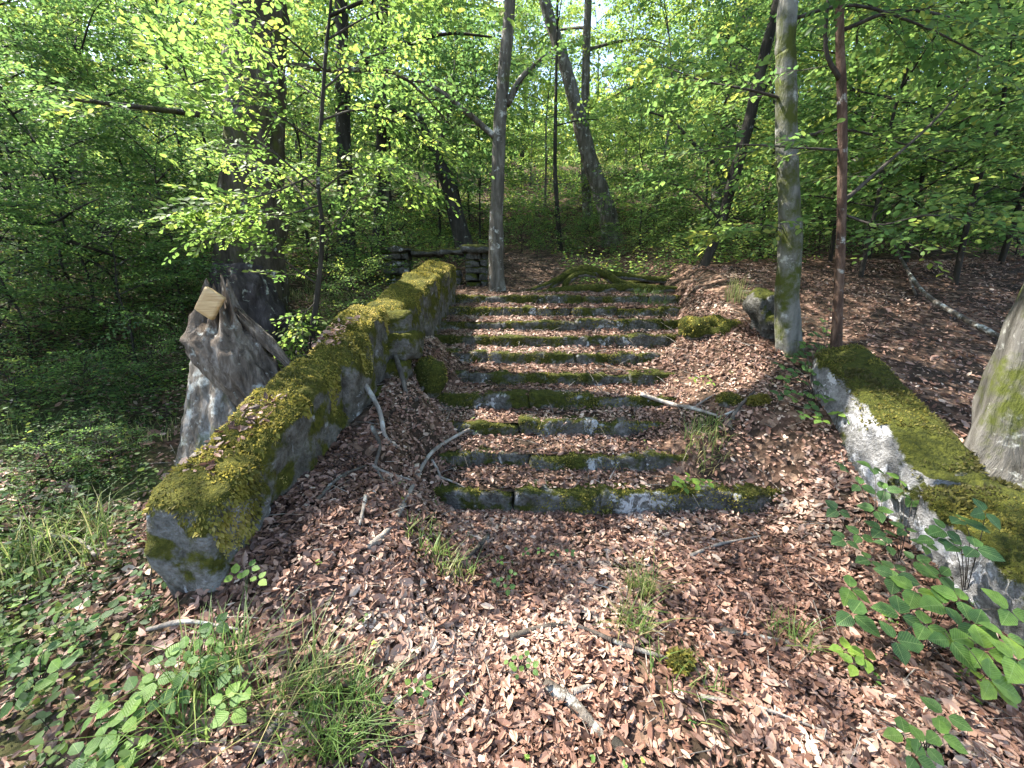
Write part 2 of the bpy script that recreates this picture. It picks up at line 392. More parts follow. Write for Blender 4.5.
def stone_mat(name, moss, lichen, base=((.06, .055, .048), (.16, .15, .135), (.30, .29, .27)), mossc=((.030, .036, .007), (.075, .080, .012)), upmoss=.35, lc=(.50, .50, .49)):
    m, t, b, out = new_mat(name)
    g = N(t, 'ShaderNodeNewGeometry'); P = g.outputs['Position']
    n1 = noise(t, P, 9, 8, .7, .3); col = ramp(t, math_n(t, 'ADD', math_n(t, 'MULTIPLY', n1, .62), math_n(t, 'MULTIPLY', noise(t, P, 38, 6, .75), .38)), [(.36, base[0]), (.5, base[1]), (.64, base[2])])
    n2 = noise(t, P, 6, 6, .7, .6)
    col = mix(t, ramp(t, n2, [(.66 - .2 * lichen, (0, 0, 0)), (.70 - .2 * lichen, (1, 1, 1))]), col, lc)
    n3 = noise(t, P, 3.5, 7, .7)
    sx = N(t, 'ShaderNodeSeparateXYZ'); t.links.new(g.outputs['Normal'], sx.inputs[0])
    f = math_n(t, 'ADD', n3, math_n(t, 'MULTIPLY', sx.outputs[2], upmoss))
    mc = ramp(t, noise(t, P, 30, 4), [(.35, mossc[0]), (.65, mossc[1])])
    col = mix(t, ramp(t, f, [(.70 - .3 * moss, (0, 0, 0)), (.78 - .3 * moss, (1, 1, 1))]), col, mc)
    t.links.new(col, b.inputs['Base Color']); b.inputs['Roughness'].default_value = .93; b.inputs['Specular IOR Level'].default_value = .15
    bump(t, b, math_n(t, 'ADD', n1, noise(t, P, 45, 4, .7)), 1.0, .045)
    return m
M['step'] = stone_mat('step_stone', .74, .40, ((.035, .032, .026), (.11, .104, .09), (.26, .25, .23)), upmoss=.1, lc=(.50, .50, .49))
M['wall'] = stone_mat('mossy_wall_stone', .72, .18, ((.045, .04, .03), (.13, .118, .095), (.25, .235, .205)), upmoss=.45, lc=(.42, .42, .41), mossc=((.045, .048, .008), (.11, .105, .016)))
M['wall_end'] = stone_mat('pale_wall_end_stone', .58, .45, ((.06, .056, .046), (.18, .17, .15), (.34, .33, .31)), upmoss=.5, lc=(.50, .50, .50), mossc=((.045, .048, .008), (.11, .105, .016)))
M['wall_right'] = stone_mat('pale_wall_stone', .30, .62, ((.08, .078, .072), (.21, .206, .20), (.37, .365, .36)), upmoss=.45, lc=(.52, .52, .53))
M['mossrock'] = stone_mat('moss_covered_rock', 1.3, .1, upmoss=.3)
M['drywall'] = stone_mat('stacked_stone', .5, .3, ((.03, .028, .022), (.1, .095, .08), (.22, .21, .19)), upmoss=.4)

def soil_mat():
    m, t, b, out = new_mat('forest_floor')
    P = geo_pos(t)
    v = N(t, 'ShaderNodeTexVoronoi'); v.inputs['Scale'].default_value = 26; t.links.new(P, v.inputs['Vector'])
    hv = N(t, 'ShaderNodeSeparateColor'); t.links.new(v.outputs['Color'], hv.inputs[0])
    col = ramp(t, hv.outputs[0], [(0, (.022, .014, .009)), (.35, (.065, .036, .024)), (.7, (.14, .085, .058)), (1, (.24, .16, .11))])
    soil = ramp(t, noise(t, P, 14, 8, .7), [(.3, (.012, .009, .006)), (.7, (.05, .035, .024))])
    col = mix(t, ramp(t, noise(t, P, 3.3, 6, .7), [(.40, (0, 0, 0)), (.58, (1, 1, 1))]), soil, col)
    gr = ramp(t, noise(t, P, 40, 5, .7), [(.35, (.022, .032, .010)), (.65, (.06, .08, .022))])
    sx = N(t, 'ShaderNodeSeparateXYZ'); t.links.new(P, sx.inputs[0])
    left = ramp(t, math_n(t, 'ADD', math_n(t, 'MULTIPLY', sx.outputs[0], -.5), 0), [(.6, (0, 0, 0)), (.95, (.9, .9, .9))])
    gf = math_n(t, 'MULTIPLY', left, ramp(t, noise(t, P, 1.6, 6, .7), [(.40, (0, 0, 0)), (.60, (1, 1, 1))]))
    col = mix(t, gf, col, gr)
    t.links.new(col, b.inputs['Base Color']); b.inputs['Roughness'].default_value = .95; b.inputs['Specular IOR Level'].default_value = .1
    bump(t, b, math_n(t, 'ADD', v.outputs['Distance'], noise(t, P, 30, 5, .7)), .8, .02)
    return m
M['soil'] = soil_mat()

# ------------------------------------------------------------------ ground
xs = np.concatenate([-np.geomspace(120, 6.2, 34), np.arange(-6, 6.01, .055), np.geomspace(6.2, 120, 34)])
ys = np.concatenate([-np.geomspace(60, 1, 14), np.arange(-.8, 8, .055), np.geomspace(8.1, 130, 60)])
X, Y = np.meshgrid(xs, ys); Z = ground(X, Y)
nx, ny = len(xs), len(ys); i = np.arange(ny - 1)[:, None] * nx; j = np.arange(nx - 1)[None]
Q = np.stack([i + j, i + j + 1, i + nx + j + 1, i + nx + j], -1).reshape(-1, 4)
ground_o = obj('ground', mesh_np('ground', np.stack([X, Y, Z], -1).reshape(-1, 3), [Q], M['soil'])); tag(ground_o, kind='structure')

# ------------------------------------------------------------------ stone staircase
stair = root('stone_staircase', 'wide flight of worn mossy stone steps strewn with brown leaves', 'stairs', (.7, 2.6, 0))
def moss_patch(P, Nn, size, g, lean=.5, hang=0):
    """little upright moss blades at points P with surface normals Nn"""
    n = len(P); d = unit(Nn + lean * g.normal(size=(n, 3)) - np.array([0, 0, hang])); s = unit(g.normal(size=(n, 3)))
    V, Fs = leaf_cloud(P - d * .004, d, s, size * g.uniform(.5, 1.3, n) * (1 + .7 * fbm(P * 9, 2, 51)), LEAF4, F4, .8)
    rn = np.clip(.5 + .45 * fbm(P * 5, 3, 5) + g.normal(0, .16, n), 0, 1)
    return V, Fs, np.repeat(rn, 4)
def sample_mesh(V, Fq, n, g, keep):
    a, b, c, d = (V[Fq[:, k]] for k in range(4)); cr = np.cross(c - a, d - b); ar = np.linalg.norm(cr, axis=1) / 2
    f = g.choice(len(Fq), n, p=ar / ar.sum()); s, t = g.random((2, n, 1))
    P = (a[f] * (1 - s) + b[f] * s) * (1 - t) + (d[f] * (1 - s) + c[f] * s) * t
    Nn = unit(cr[f]); k = keep(P, Nn); return P[k], Nn[k]
sg_ = np.random.default_rng(5)
STEPS = [(STEP_Y0 + STEP_T * k, STEP_Z0 + STEP_H * k, -1.0 if k > 6 else -.9, 2.35, k) for k in range(10)]
for (Yk, Zk, xa, xb, k) in STEPS:
    # the filled tread behind the stones
    bx = np.linspace(xa, xb, 60); fy = np.linspace(.03, STEP_T + .06, 7); BX, FY = np.meshgrid(bx, fy)
    BY = Yk + bow(BX) + FY; BZ = Zk - .018 + .045 * FY / STEP_T + .008 * fbm(np.stack([BX, BY, BX * 0], -1) * 6, 3, 2)
    if k < 0 or k == 9: BZ = BZ * 0 + Zk - .02
    i = np.arange(6)[:, None] * 60; j = np.arange(59)[None]
    st = part('step', np.stack([BX, BY, BZ], -1).reshape(-1, 3), [np.stack([i + j, i + j + 1, i + 61 + j, i + 60 + j], -1).reshape(-1, 4)], M['soil'], stair)
    x = xa - .05; mv = []
    while x < xb:
        L = sg_.uniform(.4, 1.1); x2 = min(x + L, xb + .1)
        zt = Zk + sg_.normal(0, .010); dy = sg_.normal(0, .014)
        c = []
        for (zz, yo) in ((Zk - .22, .0), (zt, .0)):
            c += [(x - .004, Yk + bow(x) + dy - .01, zz), (x2 + .004, Yk + bow(x2) + dy - .01, zz), (x2 + .004, Yk + bow(x2) + .17, zz), (x - .004, Yk + bow(x) + .17, zz)]
        V, Fs = hexa(c, (max(6, int((x2 - x) / .022)), 6, 10), .024, 12, int(sg_.integers(999)), 7)
        part('stone_block', V, Fs, M['step'], st)
        P, Nn = sample_mesh(V, Fs[0], int(4200 * (x2 - x)), sg_, lambda P, Nn: ((Nn[:, 1] < -.3) | (Nn[:, 2] > .6)) & (P[:, 1] < Yk + bow(P[:, 0]) + .05) & (fbm(P * 3.5, 3, 21) + .4 * (Nn[:, 2] > .5) + .28 > 0) & (P[:, 2] > Zk - .17))
        mv.append((P, Nn)); x = x2
    P = np.concatenate([p for p, n in mv]); Nn = np.concatenate([n for p, n in mv])
    V, Fs, rn = moss_patch(P, Nn, .018, sg_, .6, .15)
    tag(part('moss', V, Fs, M['moss'], st, rn * .75), kind='stuff')

# ------------------------------------------------------------------ left parapet
def wall_thing(name, label, cat, loc): return root(name, label, cat, loc)
lw = root('stone_parapet', 'long moss-covered stone parapet running up the left side of the steps', 'wall', (-1.4, 2.6, .2))
# (Y, inner X, top z, width)
LW = [(1.50, -1.30, .70, .26), (2.2, -1.215, .97, .29), (2.85, -1.16, 1.23, .30), (3.58, -1.09, 1.49, .31)]
UW = [(3.70, -1.03, 1.45, .34), (4.6, -.92, 1.74, .35), (5.75, -.80, 2.0, .35)]
allp = []
def wall_seg(a, b, parent, mat, seed, depth=.95, n=(22, 28, 34), rough=.034, jit=0):
    (y0, x0, z0, w0), (y1, x1, z1, w1) = a, b
    C = [(x0 - w0 - .02, y0, z0 - depth), (x0 + .0, y0, z0 - depth), (x1 + .0, y1, z1 - depth), (x1 - w1 - .02, y1, z1 - depth),
         (x0 - w0, y0 - .02, z0 + .05), (x0 + .02, y0 - .02, z0 - .01), (x1 + .02, y1 + .02, z1 - .01), (x1 - w1, y1 + .02, z1 + .05)]
    V, Fs = hexa(C, n, rough, 9, seed, 4.5)
    part('coping_block', V, Fs, mat, parent)
    return V, Fs[0]
def resplit(W, n):
    yy_ = np.linspace(W[0][0], W[-1][0], n + 1) + np.concatenate([[0], sg_.uniform(-.06, .06, n - 1), [0]]); A = np.array(W)
    return [tuple([y_] + [float(np.interp(y_, A[:, 0], A[:, q])) for q in (1, 2, 3)]) for y_ in yy_]
LWs, UWs = resplit(LW, 5), resplit(UW, 3)
for k, (a, b) in enumerate(zip(LWs[:-1], LWs[1:])):
    jx, jz = sg_.normal(0, .012), sg_.normal(0, .014); a = (a[0], a[1] + jx, a[2] + jz, a[3]); b2 = (b[0] - .022, b[1] + jx, b[2] + jz, b[3]); allp.append(wall_seg(a, b2, lw, M['wall_end'] if k == 0 else M['wall'], 31 + k))
for k, (a, b) in enumerate(zip(UWs[:-1], UWs[1:])):
    jx, jz = sg_.normal(0, .012), sg_.normal(0, .014); a = (a[0], a[1] + jx, a[2] + jz, a[3]); b2 = (b[0] - .022, b[1] + jx, b[2] + jz, b[3]); allp.append(wall_seg(a, b2, lw, M['wall'], 41 + k, .8))
# rubble stones where the two sections meet and under the wall
for k, (u, v, s, sz) in enumerate([(400, 322, 3.75, .17), (404, 345, 3.7, .17), (398, 368, 3.6, .15), (372, 398, 3.35, .16), (420, 340, 3.9, .15), (360, 420, 3.15, .12), (330, 455, 2.75, .12)]):
    c = at_s(u, v, s); c[0] = min(c[0], -.98)
    V, Fs = hexa(box8(c[0] - sz, c[0] + sz * .7, c[1] - sz * .9, c[1] + sz * .9, c[2] - sz * .75, c[2] + sz * .6), (7, 7, 6), .05, 5, 60 + k, 6)
    part('wall_stone', V, Fs, M['wall'], lw)
mg = np.random.default_rng(8); Ps, Ns = [], []
def wall_top(y): return np.where(y < 3.66, np.interp(y, [q[0] for q in LW], [q[2] for q in LW]), np.interp(y, [q[0] for q in UW], [q[2] for q in UW]))
Ph, Nh = [], []
for V, Fq in allp:
    P, Nn = sample_mesh(V, Fq, 20000, mg, lambda P, Nn: (Nn[:, 2] > .3) & (fbm(P * 4, 3, 33) + .85 > 0))
    Ps.append(P); Ns.append(Nn)
    P, Nn = sample_mesh(V, Fq, 20000, mg, lambda P, Nn: (Nn[:, 2] <= .45) & (Nn[:, 2] > -.5) & ((Nn[:, 0] > .1) | ((Nn[:, 1] < -.3) & (P[:, 2] > .62))) & (wall_top(P[:, 1]) - P[:, 2] < .09 + .30 * fbm(np.stack([P[:, 1] * 7, P[:, 0] * 7, P[:, 2] * .8], -1), 3, 12)))
    Ph.append(P); Nh.append(Nn)
P = np.concatenate(Ps); Nn = np.concatenate(Ns)
V, Fs, rn = moss_patch(P, Nn, .015, mg, .6, .2); ma = Acc(); ma.add(V, Fs, np.clip(rn * 1.05 + .08, 0, 1))
P = np.concatenate(Ph); Nn = np.concatenate(Nh); V, Fs, rn = moss_patch(P, Nn * .55, .022, mg, .35, .9); ma.add(V, Fs, np.clip(rn * 1.05 + .1, 0, 1))
tag(ma.part('moss', [M['moss']], lw), kind='stuff')

# ------------------------------------------------------------------ right parapet
rw = root('stone_parapet', 'short broken parapet with thick moss top and whitish face on the right', 'wall', (2.6, 2.5, .5))
def rwall_seg(a, b, depth, seed, rough=.04, mat=None, name='coping_block'):
    (y0, x0, z0, w0), (y1, x1, z1, w1) = a, b
    C = [(x0 - .06, y0, z0 - depth), (x0 + w0, y0, z0 - depth), (x1 + w1, y1, z1 - depth), (x1 - .06, y1, z1 - depth),
         (x0, y0, z0), (x0 + w0, y0, z0 + .05), (x1 + w1, y1, z1 + .05), (x1, y1, z1)]
    V, Fs = hexa(C, (12, 18, 14), rough, 9, seed, 4); part(name, V, Fs, mat or M['wall_right'], rw); return V, Fs[0]
rp = [rwall_seg((2.10, 2.33, .61, .42), (3.25, 2.46, 1.19, .36), .85, 71, .03)]
rp.append(rwall_seg((1.40, 2.22, .34, .5), (2.10, 2.31, .55, .5), .7, 72))
V, Fs = hexa(box8(2.36, 2.66, 2.06, 2.22, .48, .585), (14, 8, 7), .035, 12, 73, 9); part('broken_stone', V, Fs, M['wall_right'], rw)
wc = at_y(768, 300, 3.95); V, Fs = hexa(box8(wc[0] - .08, wc[0] + .12, wc[1] - .05, wc[1] + .2, wc[2] - .5, wc[2] + .07), (12, 12, 14), .11, 3.2, 74, 5); part('wall_stone', V, Fs, M['drywall'], rw)
Ps, Ns = [], []
for q, (V, Fq) in enumerate(rp):
    P, Nn = sample_mesh(V, Fq, 22000, mg, lambda P, Nn: (Nn[:, 2] > .3) & (fbm(P * 4, 3, 37) + (.6 if q == 0 else .25) > 0) & (P[:, 0] > 2.2 + .03))
    Ps.append(P); Ns.append(Nn)
V, Fs, rn = moss_patch(np.concatenate(Ps), np.concatenate(Ns), .02, mg, .6, .1); tag(part('moss', V, Fs, M['moss'], rw, rn * .7), kind='stuff')

# ------------------------------------------------------------------ low dry-stone wall at the top of the steps
bw = root('dry_stone_wall', 'low stacked stone wall with flat capstones at the top of the steps', 'wall', (-1.3, 7.0, 1.7))
for (xa, xb, nrow, z0) in ((-.78, -.42, 5, 1.66), (-2.15, -1.72, 5, 1.66), (-1.66, -.86, 3, 1.62)):
    for r in range(nrow):
        x = xa; z = z0 + r * .115
        while x < xb - .03:
            x2 = min(xb, x + sg_.uniform(.16, .32)); x2 = xb if xb - x2 < .08 else x2
            V, Fs = hexa(box8(x + .004, x2 - .004, 6.9 + sg_.normal(0, .012), 7.25, z, z + .112 + sg_.normal(0, .006)), (7, 6, 6), .03, 9, int(sg_.integers(999)), 8)
            part('stone', V, Fs, M['drywall'], bw); x = x2
for (xa, xb, z) in ((-.85, -.36, 2.24), (-2.2, -1.66, 2.24), (-1.68, -1.2, 2.18), (-1.22, -.82, 2.2)):
    V, Fs = hexa(box8(xa, xb, 6.82, 7.3, z, z + .09), (12, 8, 5), .04, 7, int(sg_.integers(999)), 5); part('capstone', V, Fs, M['drywall'], bw)

# ------------------------------------------------------------------ mossy rocks and root mound
def rock(u, v, wpx, hpx, label, seed, mat='mossrock', ratio=.8, tuft=1800):
    P, s = on_ground(u, v + hpx * .45); r = wpx / F * s / 2; h = hpx / F * s
    o = root('mossy_stone', label, 'stone', (P[0], P[1] + r * .5, P[2]))
    V, Fs = hexa(box8(P[0] - r, P[0] + r, P[1] - .02, P[1] + 2 * r * ratio, P[2] - h * .5, P[2] + h), (14, 13, 11), .07 * min(1, r * 5), 2.7, seed, 5)
    part('boulder', V, Fs, M[mat], o)
    Pm, Nn = sample_mesh(V, Fs[0], tuft, mg, lambda P, Nn: Nn[:, 2] > -.2)
    V, Fs, rn = moss_patch(Pm, Nn, .02, mg, .7, .1); tag(part('moss', V, Fs, M['moss'], o, rn * .75), kind='stuff')
rock(424, 375, 34, 28, 'squarish dark mossy stone beside the left parapet on the steps', 81)
rock(718, 328, 54, 13, 'largest rounded moss cushion stone right of the upper steps', 82, tuft=4000)
rock(735, 400, 26, 9, 'small moss-topped stone in the leaves, left one of the pair right of the steps', 83)
rock(762, 402, 20, 9, 'small moss-topped stone in the leaves, right one of the pair', 84)
rock(683, 666, 20, 14, 'tiny moss cushion at the end of the foreground stick', 85, tuft=700)
rm = root('tree_root', 'arching moss-covered tree roots at the head of the steps', 'root', (1.2, 6.1, 1.6)); 
def root_px(pts, Y, r):
    P = [at_y(u, v, Y + k * .0) for k, (u, v) in enumerate(pts)]; return tube(P, r, 8, 24, .25, 7)
for (pts, Yr, r) in (([(548, 291), (560, 279), (582, 270), (604, 274), (622, 284), (664, 289)], 6.2, [.03, .06, .075, .07, .06, .03]),
                     ([(566, 293), (566, 283), (580, 274), (596, 276)], 6.05, [.04, .05, .045, .03]),
                     ([(530, 294), (580, 289), (640, 288), (690, 290)], 5.95, [.03, .07, .06, .03]),
                     ([(606, 274), (650, 279), (700, 285)], 6.5, [.06, .05, .02]), ([(590, 292), (630, 284), (668, 278), (715, 272)], 6.6, [.03, .05, .05, .02]), ([(556, 280), (540, 287), (520, 293)], 6.2, [.05, .035, .015])):
    V, Fs = root_px(pts, Yr, r); part('root', V, Fs, M['mossrock'], rm)

# ------------------------------------------------------------------ stump with split wood
P0, s0 = on_ground(220, 446)
stp = root('tree_stump', 'broken pale tree stump with split grey slab beside the left parapet', 'stump', P0)
gS = np.random.default_rng(3)
def px3(u, v, s): return at_s(u, v, s)
S0 = 2.85
prof = [(470, 180, 300), (452, 184, 290), (430, 188, 283), (405, 191, 277), (380, 194, 271), (360, 196, 264), (345, 198, 256), (334, 203, 246), (326, 210, 238)]
def loft(name, prof, sd, mat, depth=.8, fl1=.10, fl2=.05, jagz=.14, seed=4, nr=46, na=72):
    th = np.linspace(0, 2 * np.pi, na, endpoint=False); V = []; ct, st_ = np.cos(th), np.sin(th)
    for k in range(nr):
        t = k / (nr - 1) * (len(prof) - 1); i0 = min(int(t), len(prof) - 2); f_ = t - i0
        v_, uL, uR = [prof[i0][q] + (prof[i0 + 1][q] - prof[i0][q]) * f_ for q in range(3)]
        a_ = at_s(uL, v_, sd); b_ = at_s(uR, v_, sd); c = (a_ + b_) / 2; hw = np.linalg.norm(b_ - a_) / 2
        fl = 1 + fl1 * .5 * np.sin(th * 5 + .6) + fl1 * fbm(np.stack([ct * 2.6, st_ * 2.6, 0 * th + k * .05], -1), 3, seed) + fl2 * fbm(np.stack([ct * 11, st_ * 11, 0 * th + k * .10], -1), 3, seed + 5) + fl2 * .7 * fbm(np.stack([ct * 4, st_ * 4, 0 * th + k * .35], -1), 3, seed + 8)
        jag = ss(.6, 1, k / (nr - 1)) * jagz * fbm(np.stack([ct * 4, st_ * 4, 0 * th], -1), 3, seed + 10)
        V.append(np.stack([c[0] + hw * fl * ct, c[1] + hw * depth * fl * st_, c[2] + jag], -1))
    last = V[-1]; cen = last.mean(0)
    for q in (.7, .4, .08): V.append(cen + (last - cen) * q - np.array([0, 0, .08 * (1 - q)]))
    V = np.array(V); R = len(V); V = V.reshape(-1, 3); i = np.arange(R - 1)[:, None] * na; j = np.arange(na)[None]
    return part(name, V, [np.stack([i + j, i + (j + 1) % na, i + na + (j + 1) % na, i + na + j], -1).reshape(-1, 4)], M[mat], stp)
loft('stump_body', prof, S0 + .1, 'deadwood', .8, .11, .07)
loft('broken_slab', [(432, 262, 284), (410, 246, 283), (390, 228, 279), (370, 210, 273), (352, 197, 264), (338, 193, 255), (324, 198, 246), (312, 206, 238), (302, 212, 230)], S0 - .10, 'slab', .75, .10, .13, .2, 24)
def slab(pts, s, wid, thick, mat, name, seed, parent=stp, n=30, fib=.03):
    P = catmull([px3(u, v, s + ds) for (u, v, ds) in pts], n); T = unit(np.gradient(P, axis=0)); Nn = np.array([.25, -.95, .2])
    sd = unit(np.cross(T, Nn)); tt = np.linspace(0, 1, n); ww = np.interp(tt, np.linspace(0, 1, len(wid)), wid)
    m_ = 29; a_ = np.linspace(-1, 1, m_); cs = [(a, .8 * math.sqrt(max(0, 1 - a * a)) ) for a in a_] + [(a, -.7 * math.sqrt(max(0, 1 - a * a)) - .02) for a in a_[::-1]]
    k = len(cs); V = np.zeros((n, k, 3))
    for q, (a, b) in enumerate(cs):
        gr = fib * fbm(np.stack([0 * tt + a * 5 + seed, tt * 1.2, 0 * tt + (b > 0) * 3], -1), 3, seed) + fib * .5 * fbm(np.stack([0 * tt + a * 14, tt * 2.5, 0 * tt], -1), 2, seed + 3)
        off = fbm(np.array([[a * 7, seed, 0.]]), 3, seed)[0] * .11 * (1 if thick > .08 else .4)
        V[:, q] = P + sd * (a * ww)[:, None] * .5 + Nn * (b * thick * .5 + gr * (b > 0))[:, None] + T * off * (tt[:, None] * 2 - 1)
    V = V.reshape(-1, 3); i = np.arange(n - 1)[:, None] * k; j = np.arange(k)[None]
    Fq = np.stack([i + j, i + (j + 1) % k, i + k + (j + 1) % k, i + k + j], -1).reshape(-1, 4)
    return part(name, V, [Fq, np.arange(k)[None], (np.arange(k) + (n - 1) * k)[None, ::-1].copy()], M[mat], parent)
slab([(236, 312, -.1), (268, 342, -.1), (296, 372, -.1)], S0, [.07, .09, .03], .06, 'slab', 'splinter', 2, fib=.012)
slab([(250, 322, -.02), (276, 350, -.04), (302, 386, -.06)], S0, [.05, .06, .02], .04, 'slab', 'splinter', 3, fib=.01)
slab([(262, 372, -.16), (280, 405, -.14), (288, 440, -.12)], S0, [.07, .06, .03], .05, 'slab', 'splinter', 4, fib=.01)
# sawn end: a pale rectangular cut face
c0 = [px3(204, 286, S0 - .42), px3(224, 298, S0 - .38), px3(211, 321, S0 - .36), px3(193, 309, S0 - .40)]
nb = unit(np.cross(c0[1] - c0[0], c0[3] - c0[0])); nb = nb if nb[1] > 0 else -nb
V, Fs = hexa([c0[3], c0[2], c0[2] + nb * .05, c0[3] + nb * .05, c0[0], c0[1], c0[1] + nb * .05, c0[0] + nb * .05], (6, 3, 6), .004, 14, 5, 8)
part('sawn_face', V, Fs, M['cut'], stp)['label'] = 'pale freshly sawn wood face'

# ------------------------------------------------------------------ trees
def px_path(pts, Y):
    return [at_y(u, v, Y + (p[0] if p else 0)) for (u, v, *p) in pts]
def finish_tree(r, acc, cr, bark, leafm, extra=None):
    t = acc.part('trunk', [bark, M['twig']], r); c = None
    if cr.n: c = cr.part('crown', [leafm, M['twig']], r)
    return t, c
def crown_limbs(acc, cr, C, r_at, g, z0, z1, nl, Lmax, leaf, m, nsub=9, nspray=4, tmpl=LEAF4, faces=F4, spl=.55, twig=False, az=None):
    """limbs off a trunk centreline C between heights z0 and z1"""
    zc = C[:, 2]
    for k in range(nl):
        t = (k + g.uniform(.1, .9)) / nl; z = z0 + (z1 - z0) * t; i = int(np.argmin(np.abs(zc - z))); o = C[i]
        a = (k * 2.4 + g.uniform(-.4, .4)) if az is None else g.uniform(*az)
        L = Lmax * (1.0 - .55 * t) * g.uniform(.75, 1.15); el = .15 + .55 * t
        d = np.array([math.cos(a), math.sin(a), el]); d /= np.linalg.norm(d)
        P = [o, o + d * L * .35 + np.array([0, 0, .05 * L]), o + d * L * .7 + np.array([0, 0, .05 * L]), o + d * L + np.array([0, 0, -.04 * L])]
        grow_limb(acc, cr, P, max(.012, r_at(z) * .42), g, nsub, L * .42, nspray, leaf, m, tmpl, faces, .22, 0, spl, twig)
def copy_tree(r, loc, rz, sc_, label=None, group=None):
    c = r.copy(); link(c); c.location = [float(q) for q in loc]; c.rotation_euler = (0, 0, rz); c.scale = (sc_, sc_, sc_)
    if label: c['label'] = label
    if group: c['group'] = group
    for ch in list(r.children):
        d = ch.copy(); link(d); d.parent = c
    return c

def hero(name, label, pts, Y, wpx, bark, H=None, crown=None, leafm='leaf', seed=0, flare=1.35, sides=16, rough=.10, cat='tree', boughs=(), bopt={}):
    """trunk through picture points at depth Y, extended upward to height H"""
    g = np.random.default_rng(seed); P = px_path(pts, Y); d0 = P[0].copy()
    base = P[0].copy(); base[2] = float(ground(base[0], base[1])) - .08
    if base[2] > P[0][2] - .02: P[0] = base
    else: P = [base] + P; wpx = [wpx[0]] + list(wpx)
    s = [(p[1] * cp - (p[2] - CAMZ) * sp_) for p in P]
    rad = [wv / F * q / 2 for wv, q in zip(wpx, s)]
    if H:
        dd = unit(P[-1] - P[-2]); dd = unit(dd + np.array([0, 0, .6])); n = 4; top = base[2] + H; dz = (top - P[-1][2]) / n
        r_l = rad[-1]
        for k in range(n):
            P.append(P[-1] + dd / dd[2] * dz); rad.append(r_l * (1 - (k + 1) / (n + .3)))
    r = root(name, label, cat, base); acc, cr = Acc(), Acc()
    C = catmull(P, 80); rr = np.interp(np.linspace(0, 1, 80), np.linspace(0, 1, len(rad)), rad)
    rr = rr * (1 + (flare - 1) * np.exp(-(C[:, 2] - base[2]) / max(.12, rad[0] * 1.6)))
    V, Fs = tube(C, rr, sides, 80, rough, seed); acc.add(V, Fs)
    r_at = lambda z: float(np.interp(z, C[:, 2], rr))
    if crown: crown_limbs(acc, cr, C, r_at, g, **crown)
    for b in boughs:
        pp = [at_y(u, v, yy) for (u, v, yy) in b[0]]
        kw = dict(nsub=10, sublen=.6, nspray=4, leaf=.06, m=10, spl=.3); kw.update(bopt); kw.update(b[2] if len(b) > 2 else {})
        grow_limb(acc, cr, pp, b[1], g, mi_bark=1 if b[1] < .025 else 0, **kw)
    finish_tree(r, acc, cr, M[bark], M[leafm]); return r

CR = dict(z0=6, z1=14.5, nl=13, Lmax=3.6, leaf=.105, m=11, nsub=9, nspray=5, spl=.7)
def crv(**k): d = dict(CR); d.update(k); return d
big = hero('broadleaf_tree', 'massive mossy trunk standing behind the broken stump', [(252, 352), (252, 260), (254, 150), (256, 60), (258, 0)], 4.8, [62, 54, 52, 51, 50], 'bark_big', 16,
     crv(z0=6.5, z1=15.5, Lmax=4.0, nl=9), seed=1, flare=1.35, sides=28, rough=.12,
     boughs=[([(250, 120, 4.8), (180, 112, 4.3), (120, 105, 3.9), (60, 98, 3.7)], .035, dict(nsub=8, sublen=.7)),
             ([(262, 60, 4.8), (330, 70, 4.6), (400, 75, 4.8), (455, 130, 5.2)], .03, dict(nsub=10, sublen=.7))], bopt=dict(leaf=.06))
# stripped dark hollow at its foot
hp = [at_y(246, 350, 4.34), at_y(244, 310, 4.36), at_y(240, 268, 4.44)]
V, Fs = tube(hp, [.37, .35, .22], 48, 30, .32, 4); part('stripped_wood', V, Fs, M['hollow'], big)['label'] = 'dark fibrous stripped wood at the foot of the trunk'

center = hero('broadleaf_tree', 'slim straight lichen-spotted tree at the head of the steps', [(497, 290), (496, 240), (498, 180), (500, 120), (506, 50), (510, 0)], 6.3, [15, 14, 13, 13, 12, 11], 'bark', 13,
     crv(z0=5.5, z1=12.5, Lmax=2.6, nl=9), seed=2,
     boughs=[([(507, 105, 6.3), (520, 80, 6.4), (540, 60, 6.6), (565, 48, 6.9)], .05, dict(nsub=6)),
             ([(498, 140, 6.3), (470, 115, 6.2), (430, 85, 6.2), (385, 75, 6.2)], .045, dict(nsub=10, sublen=.8, m=12))], bopt=dict(leaf=.07, m=10))
lean = hero('broadleaf_tree', 'leaning dark tree beyond the steps, bending to the left as it rises', [(612, 240), (605, 205), (590, 160), (578, 115), (565, 65), (545, 0)], 11, [19, 17, 15, 14, 12, 11], 'bark', 15, crv(z0=9, z1=14.5, Lmax=3.5, nl=9), seed=3, flare=1.2)
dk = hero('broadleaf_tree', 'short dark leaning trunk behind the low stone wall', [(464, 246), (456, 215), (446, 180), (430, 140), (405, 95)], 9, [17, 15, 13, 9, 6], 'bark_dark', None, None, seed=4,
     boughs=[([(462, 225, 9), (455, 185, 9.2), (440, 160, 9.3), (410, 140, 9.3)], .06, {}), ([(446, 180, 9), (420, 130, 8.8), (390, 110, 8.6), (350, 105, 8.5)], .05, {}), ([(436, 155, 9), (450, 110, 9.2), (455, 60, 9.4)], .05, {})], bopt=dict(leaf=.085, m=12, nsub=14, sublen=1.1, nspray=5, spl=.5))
hero('broadleaf_tree', 'upright dark trunk left of the low stone wall, the thinner one', [(378, 250), (379, 215), (381, 180), (382, 90), (384, 0)], 9.2, [12, 11, 10, 9, 8], 'bark_dark', 13, crv(z0=4.5, z1=12.5, Lmax=3, nl=10), seed=5)
